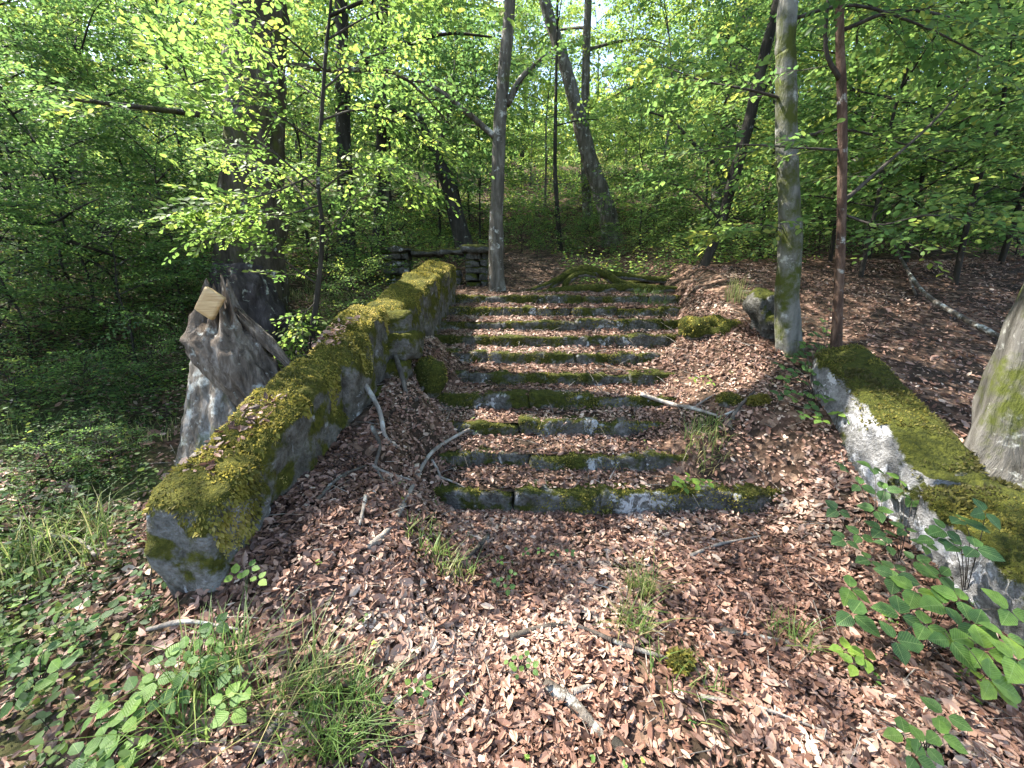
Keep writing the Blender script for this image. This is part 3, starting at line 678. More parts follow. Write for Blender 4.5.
hero('broadleaf_tree', 'upright dark trunk just right of the thin sapling', [(347, 255), (345, 190), (343, 120), (342, 50), (341, 0)], 8.3, [17, 15, 14, 13, 12], 'bark_dark', 14, crv(z0=5, z1=13.5, Lmax=3.2, nl=10), seed=6)
pale = hero('broadleaf_tree', 'pale lichened trunk at the far end of the right parapet', [(789, 352), (787, 300), (790, 240), (787, 150), (786, 60), (788, 0)], 3.65, [22, 21, 21, 19, 18, 17], 'bark_pale', 14,
     crv(z0=5.2, z1=13.5, Lmax=3.4, nl=9), seed=7, sides=22, flare=1.12,
     boughs=[([(790, 20, 3.65), (850, 5, 3.5), (920, 25, 3.3), (990, 60, 3.1)], .014, dict(nsub=16, sublen=.6)),
             ([(787, 100, 3.65), (750, 90, 3.6), (700, 80, 3.7), (650, 60, 3.9)], .012, dict(nsub=12, sublen=.5)),
             ([(787, 140, 3.65), (850, 130, 4.2), (930, 150, 4.6), (1010, 150, 4.8)], .014, dict(nsub=16, sublen=.7)),
             ([(787, 230, 3.65), (760, 225, 3.5), (725, 235, 3.5)], .006, dict(nsub=7, sublen=.25))], bopt=dict(leaf=.06, m=11, spl=.32))
rust = hero('broadleaf_tree', 'thin rust-brown trunk rising beside the pale trunk', [(836, 345), (839, 280), (842, 200), (842, 100), (840, 0)], 3.35, [9.5, 8.5, 8, 8, 7], 'bark_rust', 8,
     crv(z0=4.6, z1=7.6, Lmax=1.8, nl=7, leaf=.08), seed=8,
     boughs=[([(845, 200, 3.35), (885, 165, 3.5), (935, 120, 3.7), (990, 55, 4.0)], .016, dict(nsub=16, sublen=.75)),
             ([(842, 150, 3.35), (800, 148, 3.4), (740, 145, 3.5), (690, 155, 3.6)], .010, dict(nsub=10, sublen=.45)),
             ([(840, 80, 3.35), (826, 50, 3.3), (828, 0, 3.3), (835, -60, 3.3)], .018, dict(nsub=6, sublen=.5)),
             ([(845, 215, 3.35), (880, 225, 3.2), (930, 215, 3.1), (985, 225, 3.1)], .010, dict(nsub=10, sublen=.45, m=8)),
             ([(843, 30, 3.35), (900, 10, 3.4), (960, 20, 3.5), (1030, 40, 3.6)], .014, dict(nsub=14, sublen=.6))], bopt=dict(leaf=.058, m=11, spl=.32))
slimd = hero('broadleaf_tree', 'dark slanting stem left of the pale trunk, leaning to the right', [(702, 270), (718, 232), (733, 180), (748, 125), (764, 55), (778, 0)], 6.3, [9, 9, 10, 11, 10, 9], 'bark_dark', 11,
     crv(z0=5, z1=10, Lmax=2.4, nl=7, leaf=.085), seed=9,
     boughs=[([(733, 180, 6.3), (700, 150, 6.2), (670, 120, 6.2), (640, 110, 6.3)], .03, {}), ([(750, 115, 6.3), (780, 60, 6.4), (800, 20, 6.5)], .03, {}), ([(722, 222, 6.3), (690, 190, 6.4), (650, 180, 6.5)], .02, {})], bopt=dict(leaf=.065, m=11, nsub=12, sublen=.8))
foot = hero('broadleaf_tree', 'thick pale mossy tree foot at the right edge behind the parapet', [(1020, 478), (1036, 400), (1060, 320), (1092, 230), (1120, 140)], 2.2, [66, 66, 66, 64, 60], 'bark_foot', 15,
     crv(z0=5, z1=14.5, Lmax=4.0, nl=12), seed=10, flare=1.55, sides=26, rough=.12)
hero('broadleaf_tree', 'thin far trunk just left of the leaning tree', [(560, 245), (557, 205), (555, 165), (556, 90)], 10.5, [5, 4.5, 4, 3], 'bark_dark', 9, crv(z0=5, z1=11, Lmax=2, nl=6), seed=12, leafm='leaf_bright')
hero('broadleaf_tree', 'grey far trunk close behind the leaning tree', [(588, 240), (587, 200), (585, 150), (586, 60), (588, 0)], 14, [11, 9, 9, 8, 7], 'bark', 15, crv(z0=8, z1=14, Lmax=3, nl=7), seed=13)
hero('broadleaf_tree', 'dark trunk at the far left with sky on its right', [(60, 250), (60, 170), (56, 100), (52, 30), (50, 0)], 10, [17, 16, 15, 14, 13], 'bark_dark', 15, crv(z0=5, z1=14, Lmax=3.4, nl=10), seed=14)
hero('broadleaf_tree', 'pale grey trunk at the far left beside the dark one', [(78, 250), (76, 170), (74, 100), (72, 0)], 13, [16, 15, 14, 13], 'bark', 16, crv(z0=6, z1=15, Lmax=3.4, nl=9), seed=15)

# sapling by the wall, bright back-lit leaves
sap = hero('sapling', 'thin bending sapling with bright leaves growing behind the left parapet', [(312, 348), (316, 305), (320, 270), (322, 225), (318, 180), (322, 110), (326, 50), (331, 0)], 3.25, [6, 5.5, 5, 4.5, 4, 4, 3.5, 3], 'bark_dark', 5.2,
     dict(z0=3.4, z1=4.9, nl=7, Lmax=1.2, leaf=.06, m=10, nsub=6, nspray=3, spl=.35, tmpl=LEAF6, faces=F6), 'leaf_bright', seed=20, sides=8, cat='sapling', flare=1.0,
     boughs=[([(318, 285, 3.25), (290, 265, 3.1), (265, 245, 3.0), (240, 240, 2.95)], .008, dict(nsub=6, sublen=.3)),
             ([(320, 250, 3.25), (345, 215, 3.3), (370, 180, 3.4)], .007, dict(nsub=6, sublen=.3)),
             ([(319, 190, 3.25), (270, 150, 3.0), (225, 120, 2.9), (185, 80, 2.8)], .008, dict(nsub=10, sublen=.4)),
             ([(321, 170, 3.25), (280, 190, 2.9), (240, 200, 2.8), (205, 205, 2.7)], .007, dict(nsub=10, sublen=.35)),
             ([(322, 120, 3.25), (360, 110, 3.4), (400, 125, 3.6), (435, 150, 3.8)], .008, dict(nsub=10, sublen=.42)),
             ([(323, 90, 3.25), (360, 60, 3.5), (400, 50, 3.7)], .007, dict(nsub=9, sublen=.42)),
             ([(324, 70, 3.25), (290, 40, 3.0), (260, 20, 2.9), (225, 5, 2.8)], .007, dict(nsub=9, sublen=.4)),
             ([(327, 40, 3.25), (370, 15, 3.4), (410, 0, 3.6)], .007, dict(nsub=9, sublen=.4)),
             ([(321, 145, 3.25), (285, 120, 3.0), (250, 95, 2.9), (215, 60, 2.9)], .007, dict(nsub=12, sublen=.42)),
             ([(320, 205, 3.25), (285, 215, 3.0), (255, 215, 2.95), (222, 225, 2.9)], .006, dict(nsub=11, sublen=.36)),
             ([(321, 225, 3.25), (290, 180, 3.4), (262, 165, 3.5), (228, 160, 3.6)], .006, dict(nsub=11, sublen=.4)),
             ([(323, 100, 3.25), (285, 75, 3.4), (250, 45, 3.5), (220, 30, 3.6)], .006, dict(nsub=11, sublen=.42)),
             ([(322, 190, 3.25), (350, 170, 3.2), (385, 165, 3.3), (415, 185, 3.4)], .006, dict(nsub=10, sublen=.36)),
             ([(317, 300, 3.25), (300, 320, 3.15), (296, 335, 3.1)], .005, dict(nsub=6, sublen=.16, m=8))], bopt=dict(leaf=.046, m=11, spl=.26, nspray=4))

# understory: young beeches with layered boughs; four kinds, copied
def young_tree(seed, H, Rr, bark, leafm, label, leaf=.07, nl=16, m=11, nsub=9, nspray=4, name='young_beech', low=.12, lean_=(0, 0), cat='shrub'):
    g = np.random.default_rng(seed); r = root(name, label, cat, (0, 0, 0)); acc, cr = Acc(), Acc()
    P = [np.array([g.normal(0, .04 * k) + lean_[0] * k / 4, g.normal(0, .04 * k) + lean_[1] * k / 4, H * k / 4 - .08 * (k == 0)]) for k in range(5)]
    C = catmull(P, 40); r0 = .006 * H + .006
    V, Fs = tube(P, [r0, r0 * .8, r0 * .6, r0 * .4, r0 * .15], 8, 30, .12, seed); acc.add(V, Fs)
    crown_limbs(acc, cr, C, lambda z: r0 * (1 - .8 * z / H), g, low * H, H * .97, nl, Rr, leaf, m, nsub, nspray, LEAF6, F6, .42, True)
    finish_tree(r, acc, cr, M[bark], M[leafm]); return r
kinds = {}
def place_young(kind, u, Y, sc_, rz, label, group, dz=-.05):
    X_ = (u - 512) / F * (Y * cp + .1 * Y * sp_) if False else None
    # column u at depth Y on the ground
    zz = 1.5
    for _ in range(6):
        q = Y * cp - (zz - CAMZ) * sp_; xx = (u - 512) / F * q; zz = float(ground(xx, Y))
    src, used = kinds[kind]
    if not used:
        src.location = (xx, Y, zz + dz); src.rotation_euler = (0, 0, rz); src.scale = (sc_,) * 3; tag(src, label, None, group); kinds[kind][1] = True; return src
    return copy_tree(src, (xx, Y, zz + dz), rz, sc_, label, group)
kinds['a'] = [young_tree(101, 4.2, 1.9, 'bark_dark', 'leaf', 'x'), False]
kinds['b'] = [young_tree(102, 3.2, 1.7, 'bark_dark', 'leaf', 'x', .058, 14), False]
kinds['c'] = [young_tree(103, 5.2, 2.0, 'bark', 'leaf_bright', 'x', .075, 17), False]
kinds['d'] = [young_tree(104, 1.5, 1.1, 'bark_dark', 'leaf', 'x', .05, 14, 9, 7, 3, 'low_bush', .05), False]
kinds['e'] = [young_tree(105, 1.1, .8, 'bark_dark', 'leaf', 'x', .05, 11, 9, 6, 3, 'low_bush', .05), False]
GY = 'young trees of the understory'
UT = [('b', 40, 4.6, .85, .3, 'dark spreading shrub at the left edge, level with the stump'),
      ('b', 150, 5.2, .80, 2.1, 'dark layered shrub just left of the big mossy trunk'),
      ('b', -40, 5.6, .8, 4.0, 'dark shrub reaching in from the left edge, behind the nearer one'),
      ('a', 70, 6.6, .85, 1.0, 'tall green young beech at upper left behind the shrubs'),
      ('a', 190, 8.0, .95, 5.0, 'tall young beech showing left of the big trunk, farther back'),
      ('a', -60, 7.5, 1.0, 2.2, 'young beech cut by the upper left edge'),
      ('a', 395, 9.8, 1.15, 3.0, 'dense young beech behind the low stone wall'),
      ('a', 440, 12.0, 1.3, .8, 'young beech far behind the dark leaning trunk'),
      ('a', 310, 7.6, .9, 3.7, 'young beech between the big trunk and the dark upright trunk'),
      ('c', 655, 12.5, 1.25, .4, 'bright yellow-green young tree right of the leaning tree'),
      ('c', 545, 15.0, 1.2, 2.5, 'bright sunlit young tree far behind the head of the steps'),
      ('c', 625, 17.0, 1.5, 4.4, 'bright sunlit young tree deep behind the leaning tree'),
      ('a', 700, 9.3, 1.0, 5.6, 'green young beech behind the slanting dark stem'),
      ('a', 760, 7.9, 1.05, 1.7, 'green young beech between the slanting stem and the pale trunk'),
      ('a', 830, 6.6, 1.0, 2.9, 'green young beech seen behind the pale and rusty trunks'),
      ('a', 905, 5.9, 1.05, .2, 'broad green young beech right of the rust-brown trunk'),
      ('a', 1000, 5.6, 1.1, 4.9, 'green young beech at the right edge above the leaf bank'),
      ('c', 930, 8.2, 1.15, 3.3, 'light green young tree at upper right behind the beeches'),
      ('a', 1090, 6.6, 1.3, 1.2, 'tall young beech leaning in from the upper right edge'),
      ('b', 960, 7.2, .7, 5.2, 'dark shrub at the back of the right leaf bank'),
      ('b', 860, 8.2, .7, 1.9, 'dark shrub behind the rust-brown trunk at ground level'),
      ('b', 95, 3.9, .62, 1.4, 'nearest dark shrub on the left bank, left of the stump'),
      ('b', -20, 3.6, .66, 5.1, 'dark shrub cut by the left edge above the grassy bank'),
      ('b', 185, 4.4, .60, 3.4, 'dark shrub right behind the broken stump'),
      ('a', 20, 5.2, .95, .7, 'layered young beech in front of the far left trunks'),
      ('c', 140, 9.5, .75, 2.7, 'light green young tree below the sky gap at upper left'),
      ('c', 255, 10.5, 1.2, 1.1, 'light green young tree hidden behind the big mossy trunk'),
      ('a', 480, 10.8, 1.0, 4.2, 'young beech behind the slim lichen-spotted tree'),
      ('c', 350, 13, 1.3, 3.1, 'light young tree far behind the upright dark trunks'),
      ('c', 720, 14, 1.4, 5.3, 'light young tree far behind the slanting dark stem'),
      ('c', 800, 11, 1.3, .9, 'light young tree far behind the pale trunk'),
      ('a', 955, 4.9, .95, 2.4, 'nearest young beech on the right leaf bank'),
      ('a', 860, 5.3, .9, 4.1, 'young beech close behind the rust-brown trunk'),
      ('c', 1060, 9.5, 1.3, .5, 'light green young tree far back at the right edge'),
      ('c', 590, 21, 1.5, 1.5, 'sunlit young tree farthest up the slope above the steps'),
      ('c', 680, 19, 1.5, 3.5, 'sunlit young tree far up the slope to the right of the leaning tree'),
      ('c', 500, 19, 1.4, 5.5, 'sunlit young tree far up the slope behind the slim tree'),
      ('c', 420, 16, 1.3, 2.2, 'light young tree far behind the dense young beech'), ('c', 300, 15, 1.4, .3, 'light young tree far behind the sapling'),
      ('a', 30, 9, 1.2, 4.4, 'young beech behind the dark trunk at far left'), ('c', 180, 14, 1.3, 5.0, 'light young tree far behind the left shrubs'),
      ('c', 60, 14, 1.4, 1.9, 'light young tree far back beside the pale far-left trunk'), ('a', 640, 9.6, .7, 2.0, 'small young beech on the slope right of the leaning tree'),
      ('a', 735, 11.5, 1.2, .1, 'young beech farther back between the slanting stem and pale trunk'), ('a', 880, 9.5, 1.2, 2.6, 'young beech farther back right of the rusty trunk'),
      ('c', 990, 11.5, 1.4, 4.0, 'light young tree far back at upper right'), ('c', 850, 14, 1.5, 1.2, 'light young tree deep behind the rusty trunk'),
      ('c', 530, 24, 1.6, .9, 'pale sunlit young tree at the end of the view, left of centre'), ('c', 650, 25, 1.6, 2.9, 'pale sunlit young tree at the end of the view, right of centre'),
      ('a', 470, 14, 1.2, 2.8, 'young beech deep behind the low stone wall'), ('a', 600, 13.2, .7, 5.0, 'small young beech behind the foot of the leaning tree'),
      ('b', 30, 3.2, .45, 2.0, 'small leafy shrub low on the left bank at the edge'), ('b', 135, 3.5, .42, .6, 'small leafy shrub low on the left bank beside the stump'),
      ('a', 225, 6.2, .85, 2.3, 'young beech right behind the big mossy trunk'), ('a', 1040, 4.6, .9, 3.0, 'young beech reaching in at the right edge above the tree foot'),
      ('b', 670, 10.8, .6, .9, 'dark shrub at ground level right of the leaning tree')]
for kd, u, Yy, s_, rz, lb in UT: place_young(kd, u, Yy, s_, rz, lb, GY)
UB = [('d', 640, 8.6, .55, 'low bush on the slope just below the leaning tree, toward the right'), ('d', 690, 8.0, .6, 'low bush at the foot of the dark slanting stem'), ('d', 735, 8.8, .7, 'low bush right of the dark slanting stem'),
      ('e', 775, 6.6, .7, 'small low bush touching the left side of the pale trunk'), ('d', 870, 7.0, .75, 'low bush at the back of the leaf bank, right of the rusty trunk'), ('d', 920, 6.9, .7, 'low bush behind the upper end of the long dead branch'),
      ('d', 985, 6.8, .8, 'low bush at the back of the leaf bank near the right edge'), ('e', 1015, 6.2, .8, 'low bush cut by the right edge above the leaf bank'), ('e', 520, 9.4, .7, 'low bush beside the leaf path right of the slim tree'),
      ('e', 555, 10.3, .9, 'low bush at the foot of the thin far trunk'), ('d', 590, 10, .6, 'low bush just left of the foot of the leaning tree'), ('e', 410, 7.8, .8, 'low bush behind the left part of the low stone wall'),
      ('e', 370, 6.8, .9, 'low bush at the left end of the low stone wall'), ('d', 330, 6.2, .8, 'low bush behind the thin sapling'), ('e', 355, 5.3, .6, 'small low bush between the sapling and the upper parapet'),
      ('d', 120, 4.1, .62, 'low dark bush left of the sawn wood of the stump'), ('d', 60, 4.0, .6, 'low dark bush on the left bank, second from the edge'), ('d', 175, 4.5, .6, 'low dark bush just behind the stump on its left'),
      ('e', 10, 3.3, .7, 'low bush at the very left edge of the bank'), ('e', 25, 2.7, .38, 'small weedy bush low at the left edge of the bank'), ('e', 85, 2.9, .36, 'small weedy bush in the middle of the left bank'),
      ('e', 150, 3.1, .40, 'small weedy bush close to the left side of the stump'), ('e', 115, 2.4, .30, 'tiny weedy bush on the left bank below the stump'), ('e', 60, 2.2, .28, 'tiny weedy bush above the pale grass tangle'), ('d', -10, 3.0, .4, 'weedy bush cut by the left edge of the bank'), ('d', 205, 5.6, .9, 'low bush at the left foot of the big mossy trunk'), ('e', 820, 7.3, .9, 'low bush seen between the pale and the rusty trunk'), ('d', 655, 10.2, .8, 'low bush right of the foot of the leaning tree, farther up')]
for kd, u, Yy, s_, lb in UB:
    place_young(kd, u, Yy, s_, float(rng.uniform(0, 6)), lb, 'low bushes of the undergrowth')

# tall background trees, three kinds, copied
def tall_tree(seed, H, bark, leafm, zlow, Lmax, nl=16, leaf=.15):
    g = np.random.default_rng(seed); r = root('broadleaf_tree', 'x', 'tree', (0, 0, 0)); acc, cr = Acc(), Acc()
    P = [np.array([g.normal(0, .10 * k), g.normal(0, .10 * k), H * k / 5 - .2 * (k == 0)]) for k in range(6)]; r0 = .011 * H + .02
    C = catmull(P, 60); V, Fs = tube(P, [r0, r0 * .85, r0 * .7, r0 * .5, r0 * .3, r0 * .08], 10, 40, .12, seed); acc.add(V, Fs)
    crown_limbs(acc, cr, C, lambda z: r0 * (1 - .85 * z / H), g, zlow, H * .98, nl, Lmax, leaf, 12, 11, 5, LEAF4, F4, .85)
    finish_tree(r, acc, cr, M[bark], M[leafm]); return r
shade_tree = tall_tree(211, 13, 'bark', 'leaf', 6.0, 3.4, 9, .10)  # unseen trees outside the frame, added to dapple the foreground with shade
shade_tree.location = (-5.9, 2.5, float(ground(-5.9, 2.5)) - .1); tag(shade_tree, 'unseen tall tree added outside the left edge to shade the foreground', None, 'unseen trees added for shade')
copy_tree(shade_tree, (-4.2, .2, float(ground(-4.2, .2)) - .1), 2.2, .95, 'unseen tall tree added left of the viewer, nearest of the shading trees', 'unseen trees added for shade')
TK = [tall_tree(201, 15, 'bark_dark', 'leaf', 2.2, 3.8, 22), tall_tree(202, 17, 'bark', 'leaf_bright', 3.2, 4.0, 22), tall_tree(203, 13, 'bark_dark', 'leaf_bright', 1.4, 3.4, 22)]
spots = []
gT = np.random.default_rng(77)
tries = 0
while len(spots) < 30 and tries < 4000:
    tries += 1
    yy = gT.uniform(12, 36); xx = gT.uniform(-1.35, 1.35) * yy
    u = 512 + 400 * xx / yy
    if abs(u - 610) < 75 and yy < 34: continue
    if abs(u - 128) < 60: continue
    if min([9] + [math.hypot(xx - a, yy - b) for a, b, c in spots]) < 3.6: continue
    spots.append((xx, yy, 0))
for k, (xx, yy, _) in enumerate(spots):
    kd = k % 3; loc = (xx, yy, float(ground(xx, yy)) - .1); s_ = gT.uniform(.85, 1.2); rz = gT.uniform(0, 6.28)
    lb, gp = 'distant leafy tree in the wood behind the steps', 'trees of the wood behind the steps'
    if k < 3: TK[kd].location = loc; TK[kd].rotation_euler = (0, 0, rz); TK[kd].scale = (s_,) * 3; tag(TK[kd], lb, None, gp)
    else: copy_tree(TK[kd], loc, rz, s_, lb, gp)

# ------------------------------------------------------------------ far woodland and undergrowth (uncountable)
gW = np.random.default_rng(9)
n = 60000
yy = gW.uniform(34, 60, n); xx = gW.uniform(-1.6, 1.6, n) * yy; zz = ground(xx, yy) + gW.uniform(0, 1, n) ** 1.3 * (5 + 3 * vnoise(np.stack([xx * .15, yy * .15, 0 * xx], -1), 3))
P = np.stack([xx, yy, zz], -1)
V, Fs = leaf_cloud(P, gW.normal(size=(n, 3)), gW.normal(size=(n, 3)) + np.array([0, 0, 1.]), gW.uniform(.35, .7, n), LEAF4, F4)
tag(part('woodland', V, Fs, M['leaf'], None, np.repeat(gW.random(n), 4)), 'far green woodland closing the view up the hillside', 'woodland', kind='stuff')

def scatter_plants(n, xr, yr, keep, hmax, leaf, mat, name, label, g, per=7):
    x = g.uniform(*xr, n); y = g.uniform(*yr, n); k = keep(x, y); x, y = x[k], y[k]; n = len(x); z = surf(x, y)
    h = hmax * g.uniform(.25, 1, n); O = np.repeat(np.stack([x, y, z], -1), per, 0); t = np.tile((np.arange(per) + 1) / per, n)
    ang = g.uniform(0, 6.28, n * per); lean_ = np.repeat(g.normal(0, .25, (n, 2)), per, 0)
    Pp = O + np.stack([lean_[:, 0] * t * np.repeat(h, per), lean_[:, 1] * t * np.repeat(h, per), t * np.repeat(h, per)], -1)
    d = np.stack([np.cos(ang), np.sin(ang), g.uniform(-.3, .4, n * per)], -1)
    V, Fs = leaf_cloud(Pp, d, np.array([0, 0, 1.]) + .35 * g.normal(size=d.shape), leaf * g.uniform(.6, 1.3, n * per), LEAF6, F6)
    a = Acc(); a.add(V, Fs, np.repeat(np.clip(np.repeat(g.random(n), per) + g.normal(0, .1, n * per), 0, 1), 6), 0)
    V, q = twigs(np.stack([x, y, z - .01], -1), np.stack([lean_[::per, 0], lean_[::per, 1], np.ones(n)], -1), h, .0016, 0); a.add(V, q, .4, 1)
    return tag(a.part(name, [M[mat], M['twig']], None), label, 'undergrowth', kind='stuff')
def nz(x, y, f, s): return fbm(np.stack([x * f, y * f, 0 * x], -1), 3, s)
scatter_plants(13000, (-9, 16), (6.6, 14), lambda x, y: (nz(x, y, .7, 4) > -.25) & ~((x > -.3) & (x < .9) & (y < 9.5)) & ~((x > 2.8) & (y < 6.3)), .5, .06, 'leaf', 'undergrowth', 'leafy green undergrowth covering the slope beyond the steps', gW)
scatter_plants(20000, (-45, 45), (13, 34), lambda x, y: (np.abs(x) < 1.4 * y) & (nz(x, y, .4, 5) > -.35), 1.0, .13, 'leaf', 'undergrowth', 'sunlit undergrowth covering the far hillside', gW, 6)
scatter_plants(4600, (-6, -1.75), (1.2, 6), lambda x, y: (nz(x, y, 1.1, 14) > -.1) & (np.hypot(x + 2.1, y - 2.8) > .5), .26, .034, 'leaf', 'ground_cover', 'low green ground cover on the bank left of the parapet', gW)

scatter_plants(520, (-3.3, -1.0), (.75, 2.1), lambda x, y: (nz(x, y, 1.6, 18) > -.15) & (np.abs(x) < 1.5 * y + .2) & (x < -.85 - .3 * (y > 1.4)), .2, .034, 'leaf', 'ground_cover', 'low leafy weeds among the leaves in the left foreground', gW, 8)
scatter_plants(260, (-.9, 2.4), (1.0, 3.6), lambda x, y: nz(x, y, 2.2, 28) > .15, .07, .02, 'bramble', 'ground_cover', 'tiny green seedlings sprinkled over the leaf litter', gW, 5)
# grass on the left bank and by the steps
def blades(P, L, g, lean_=.5, width=.004, mat_r=(0, 1), seg=3):
    n = len(P); az = g.uniform(0, 6.28, n); ln = g.uniform(.1, 1, n) * lean_; d = np.stack([np.cos(az), np.sin(az)], -1)
    t = np.linspace(0, 1, seg + 1); L = L * g.uniform(.5, 1.15, n)
    hz = (t[None] ** 1.8) * (ln * L)[:, None] * 1.2; vt = (t[None] - .35 * t[None] ** 2 * ln[:, None]) * L[:, None]
    C = P[:, None] + np.stack([d[:, None, 0] * hz, d[:, None, 1] * hz, vt], -1)
    sd = np.stack([-d[:, 1], d[:, 0], 0 * az], -1)[:, None]; wv = (width * (1 - t ** 1.5) + .0004)[None, :, None]
    V = np.stack([C - sd * wv, C + sd * wv], 2).reshape(n, -1, 3); k = 2 * (seg + 1)
    q = np.array([[2 * i, 2 * i + 1, 2 * i + 3, 2 * i + 2] for i in range(seg)])
    rn = np.repeat(np.clip(g.uniform(*mat_r, n), 0, 1), k)
    return V.reshape(-1, 3), (q[None] + (np.arange(n) * k)[:, None, None]).reshape(-1, 4), rn
gG = np.random.default_rng(12)
n = 22000; x = gG.uniform(-6, -1.3, n); y = gG.uniform(.6, 6.5, n); k = (nz(x, y, 1.5, 24) > .02) & (np.hypot(x + 2.1, y - 2.85) > .35); x, y = x[k], y[k]
V, q, rn = blades(np.stack([x, y, surf(x, y) - .01], -1), .12, gG, .9, .0025, (0, .95))
tag(part('bank_grass', V, [q], M['grass'], None, rn), 'thin grass and moss on the bank left of the parapet', 'grass', kind='stuff')
def tussock(u, v, n, L, rad, label, lean_=.8, width=.003, mr=(.1, .9), name='grass_tussock'):
    P, s = on_ground(u, v); o = root(name, label, 'grass', P); rr = rad * np.sqrt(gG.random(n)); a = gG.uniform(0, 6.28, n)
    x = P[0] + rr * np.cos(a); y = P[1] + rr * np.sin(a)
    V, q, rn = blades(np.stack([x, y, surf(x, y) - .01], -1), L, gG, lean_, width, mr); tag(part('blade_tuft', V, [q], M['grass'], o, rn), kind='stuff')
tussock(345, 728, 300, .19, .12, 'large green grass tussock in the left foreground', 1.2, .0022, (.0, .8))
tussock(295, 700, 130, .22, .12, 'looser grass tuft just left of the large tussock', 1.3, .002)
tussock(632, 628, 80, .2, .09, 'sparse grass tuft on the leaves below the steps', 1.0)
tussock(640, 595, 90, .24, .07, 'thin dry grass tuft just below the lowest step', .9, .0025, (.5, 1))
tussock(452, 572, 110, .14, .12, 'bright low grass clump left of the lowest steps', .9, .004, (.4, .9))
tussock(425, 545, 80, .13, .12, 'yellowish grass clump beside the pale fallen branch', .8, .004, (.5, .9))
tussock(705, 440, 160, .20, .16, 'dry grass beside the middle steps on the right', 1.0, .0025, (.4, 1))
tussock(650, 300, 240, .16, .25, 'soft green grass on the right end of the top step', 1.0, .003, (.2, .7))
tussock(735, 300, 80, .30, .12, 'thin dry stalks standing on the mossy cushion stone', .5, .002, (.5, 1))
tussock(690, 690, 45, .15, .16, 'thin grass sprigs in the leaves of the right foreground', 1.0)
tussock(790, 640, 60, .16, .10, 'few grass blades in the leaves left of the brambles', 1.0)
tussock(60, 560, 260, .30, .22, 'tangle of pale grass stems at the left edge', 1.1, .0025, (.3, 1))
tussock(210, 700, 160, .28, .14, 'arching grass beside the leafy plants in the left foreground', 1.1, .003, (.2, .9))

db = root('dead_branch', 'tangle of bare dark branches hanging over the left bank', 'branch', at_y(20, 300, 4.0)); da = Acc()
for pts, r_ in (([(-30, 190), (10, 212), (45, 232), (85, 246), (130, 262)], .028), ([(30, 224), (55, 222), (75, 210), (100, 198)], .014), ([(60, 240), (62, 265), (75, 290)], .012), ([(-20, 235), (30, 240), (90, 234), (160, 226)], .012), ([(85, 246), (110, 236), (150, 250)], .009), ([(-20, 290), (40, 268), (80, 262)], .010), ([(10, 212), (20, 250), (15, 300)], .012)):
    V, Fs = tube([at_y(u, v, 3.75 + .25 * math.sin(u * .05 + v * .1)) for u, v in pts], [r_, r_ * .8, r_ * .3], 7, 20, .2, 3); da.add(V, Fs)
da.part('bare_limb', [M['bark_dark']], db)
# ------------------------------------------------------------------ leaf litter
gL = np.random.default_rng(21)
def litter_pts(n, xr, yr, keep=None):
    x = gL.uniform(*xr, n); y = gL.uniform(*yr, n)
    if keep is not None: k = keep(x, y); x, y = x[k], y[k]
    return np.stack([x, y, surf(x, y)], -1)
inframe = lambda x, y: np.abs(x) < 1.5 * y + .3
PL = [litter_pts(52000, (-1.25, 2.35), (.75, 2.65), inframe), litter_pts(6500, (-3.4, -1.25), (.7, 2.2), inframe), litter_pts(1500, (2.3, 3.4), (.9, 1.6), inframe),
      litter_pts(36000, (-1.05, 2.45), (2.6, 5.9)), litter_pts(15000, (2.75, 7.5), (2.0, 6.5)), litter_pts(13000, (-6, -1.6), (1.9, 6.5), lambda x, y: nz(x, y, 1.2, 44) > -.35),
      litter_pts(3500, (-1.0, 3), (5.9, 9)), litter_pts(2500, (-6, -.6), (5.0, 9))]
P = np.concatenate(PL)
# leaves caught on the parapet top
yw = gL.uniform(1.65, 5.6, 900); yw = yw[fbm(np.stack([yw * 2, yw * 0, yw * 0], -1), 2, 3) > -.1]; iw = np.interp(yw, [1.5, 3.58, 5.75], [-1.30, -1.09, -.8])
PW = np.stack([iw - gL.uniform(.05, .24, len(yw)), yw, wall_top(yw) + .03], -1)
ne = len(P); P = np.concatenate([P, PW])
e = .02; gx = (surf(P[:, 0] + e, P[:, 1]) - surf(P[:, 0] - e, P[:, 1])) / (2 * e); gy = (surf(P[:, 0], P[:, 1] + e) - surf(P[:, 0], P[:, 1] - e)) / (2 * e)
gx[ne:] = 0; gy[ne:] = .4
nn = unit(np.stack([-np.clip(gx, -1, 1), -np.clip(gy, -1, 1), np.ones(len(P))], -1))
keepr = (np.abs(gy) < 3.0) & ((nz(P[:, 0], P[:, 1], 1.7, 71) > -.55) | (gL.random(len(P)) < .35)); P, nn = P[keepr], nn[keepr]; n = len(P)
tilt = gL.normal(0, .46, (n, 3)); a = gL.uniform(0, 6.28, n)
d = np.stack([np.cos(a), np.sin(a), 0 * a], -1) + .25 * gL.normal(size=(n, 3)); ln = unit(nn + tilt); d = unit(d - ln * (d * ln).sum(1, keepdims=True))
sz = np.clip((.026 + .006 * (P[:, 1] < 2.6)) * np.exp(gL.normal(0, .42, n)), .011, .075); P = P + nn * (gL.uniform(.002, .024, n) + .02 * np.clip(nz(P[:, 0], P[:, 1], 9, 61), 0, 1))[:, None] - d * sz[:, None] * .5
rn = np.clip(.48 + .28 * nz(P[:, 0], P[:, 1], 2.0, 6) + gL.normal(0, .24, n), 0, .995)
near = np.argsort(P[:, 1] ** 2 + P[:, 0] ** 2 + (P[:, 1] < .95) * 9)[:300]; rest = np.ones(n, bool); rest[near] = False
curl = gL.choice(3, n); vs = []
a_ = Acc()
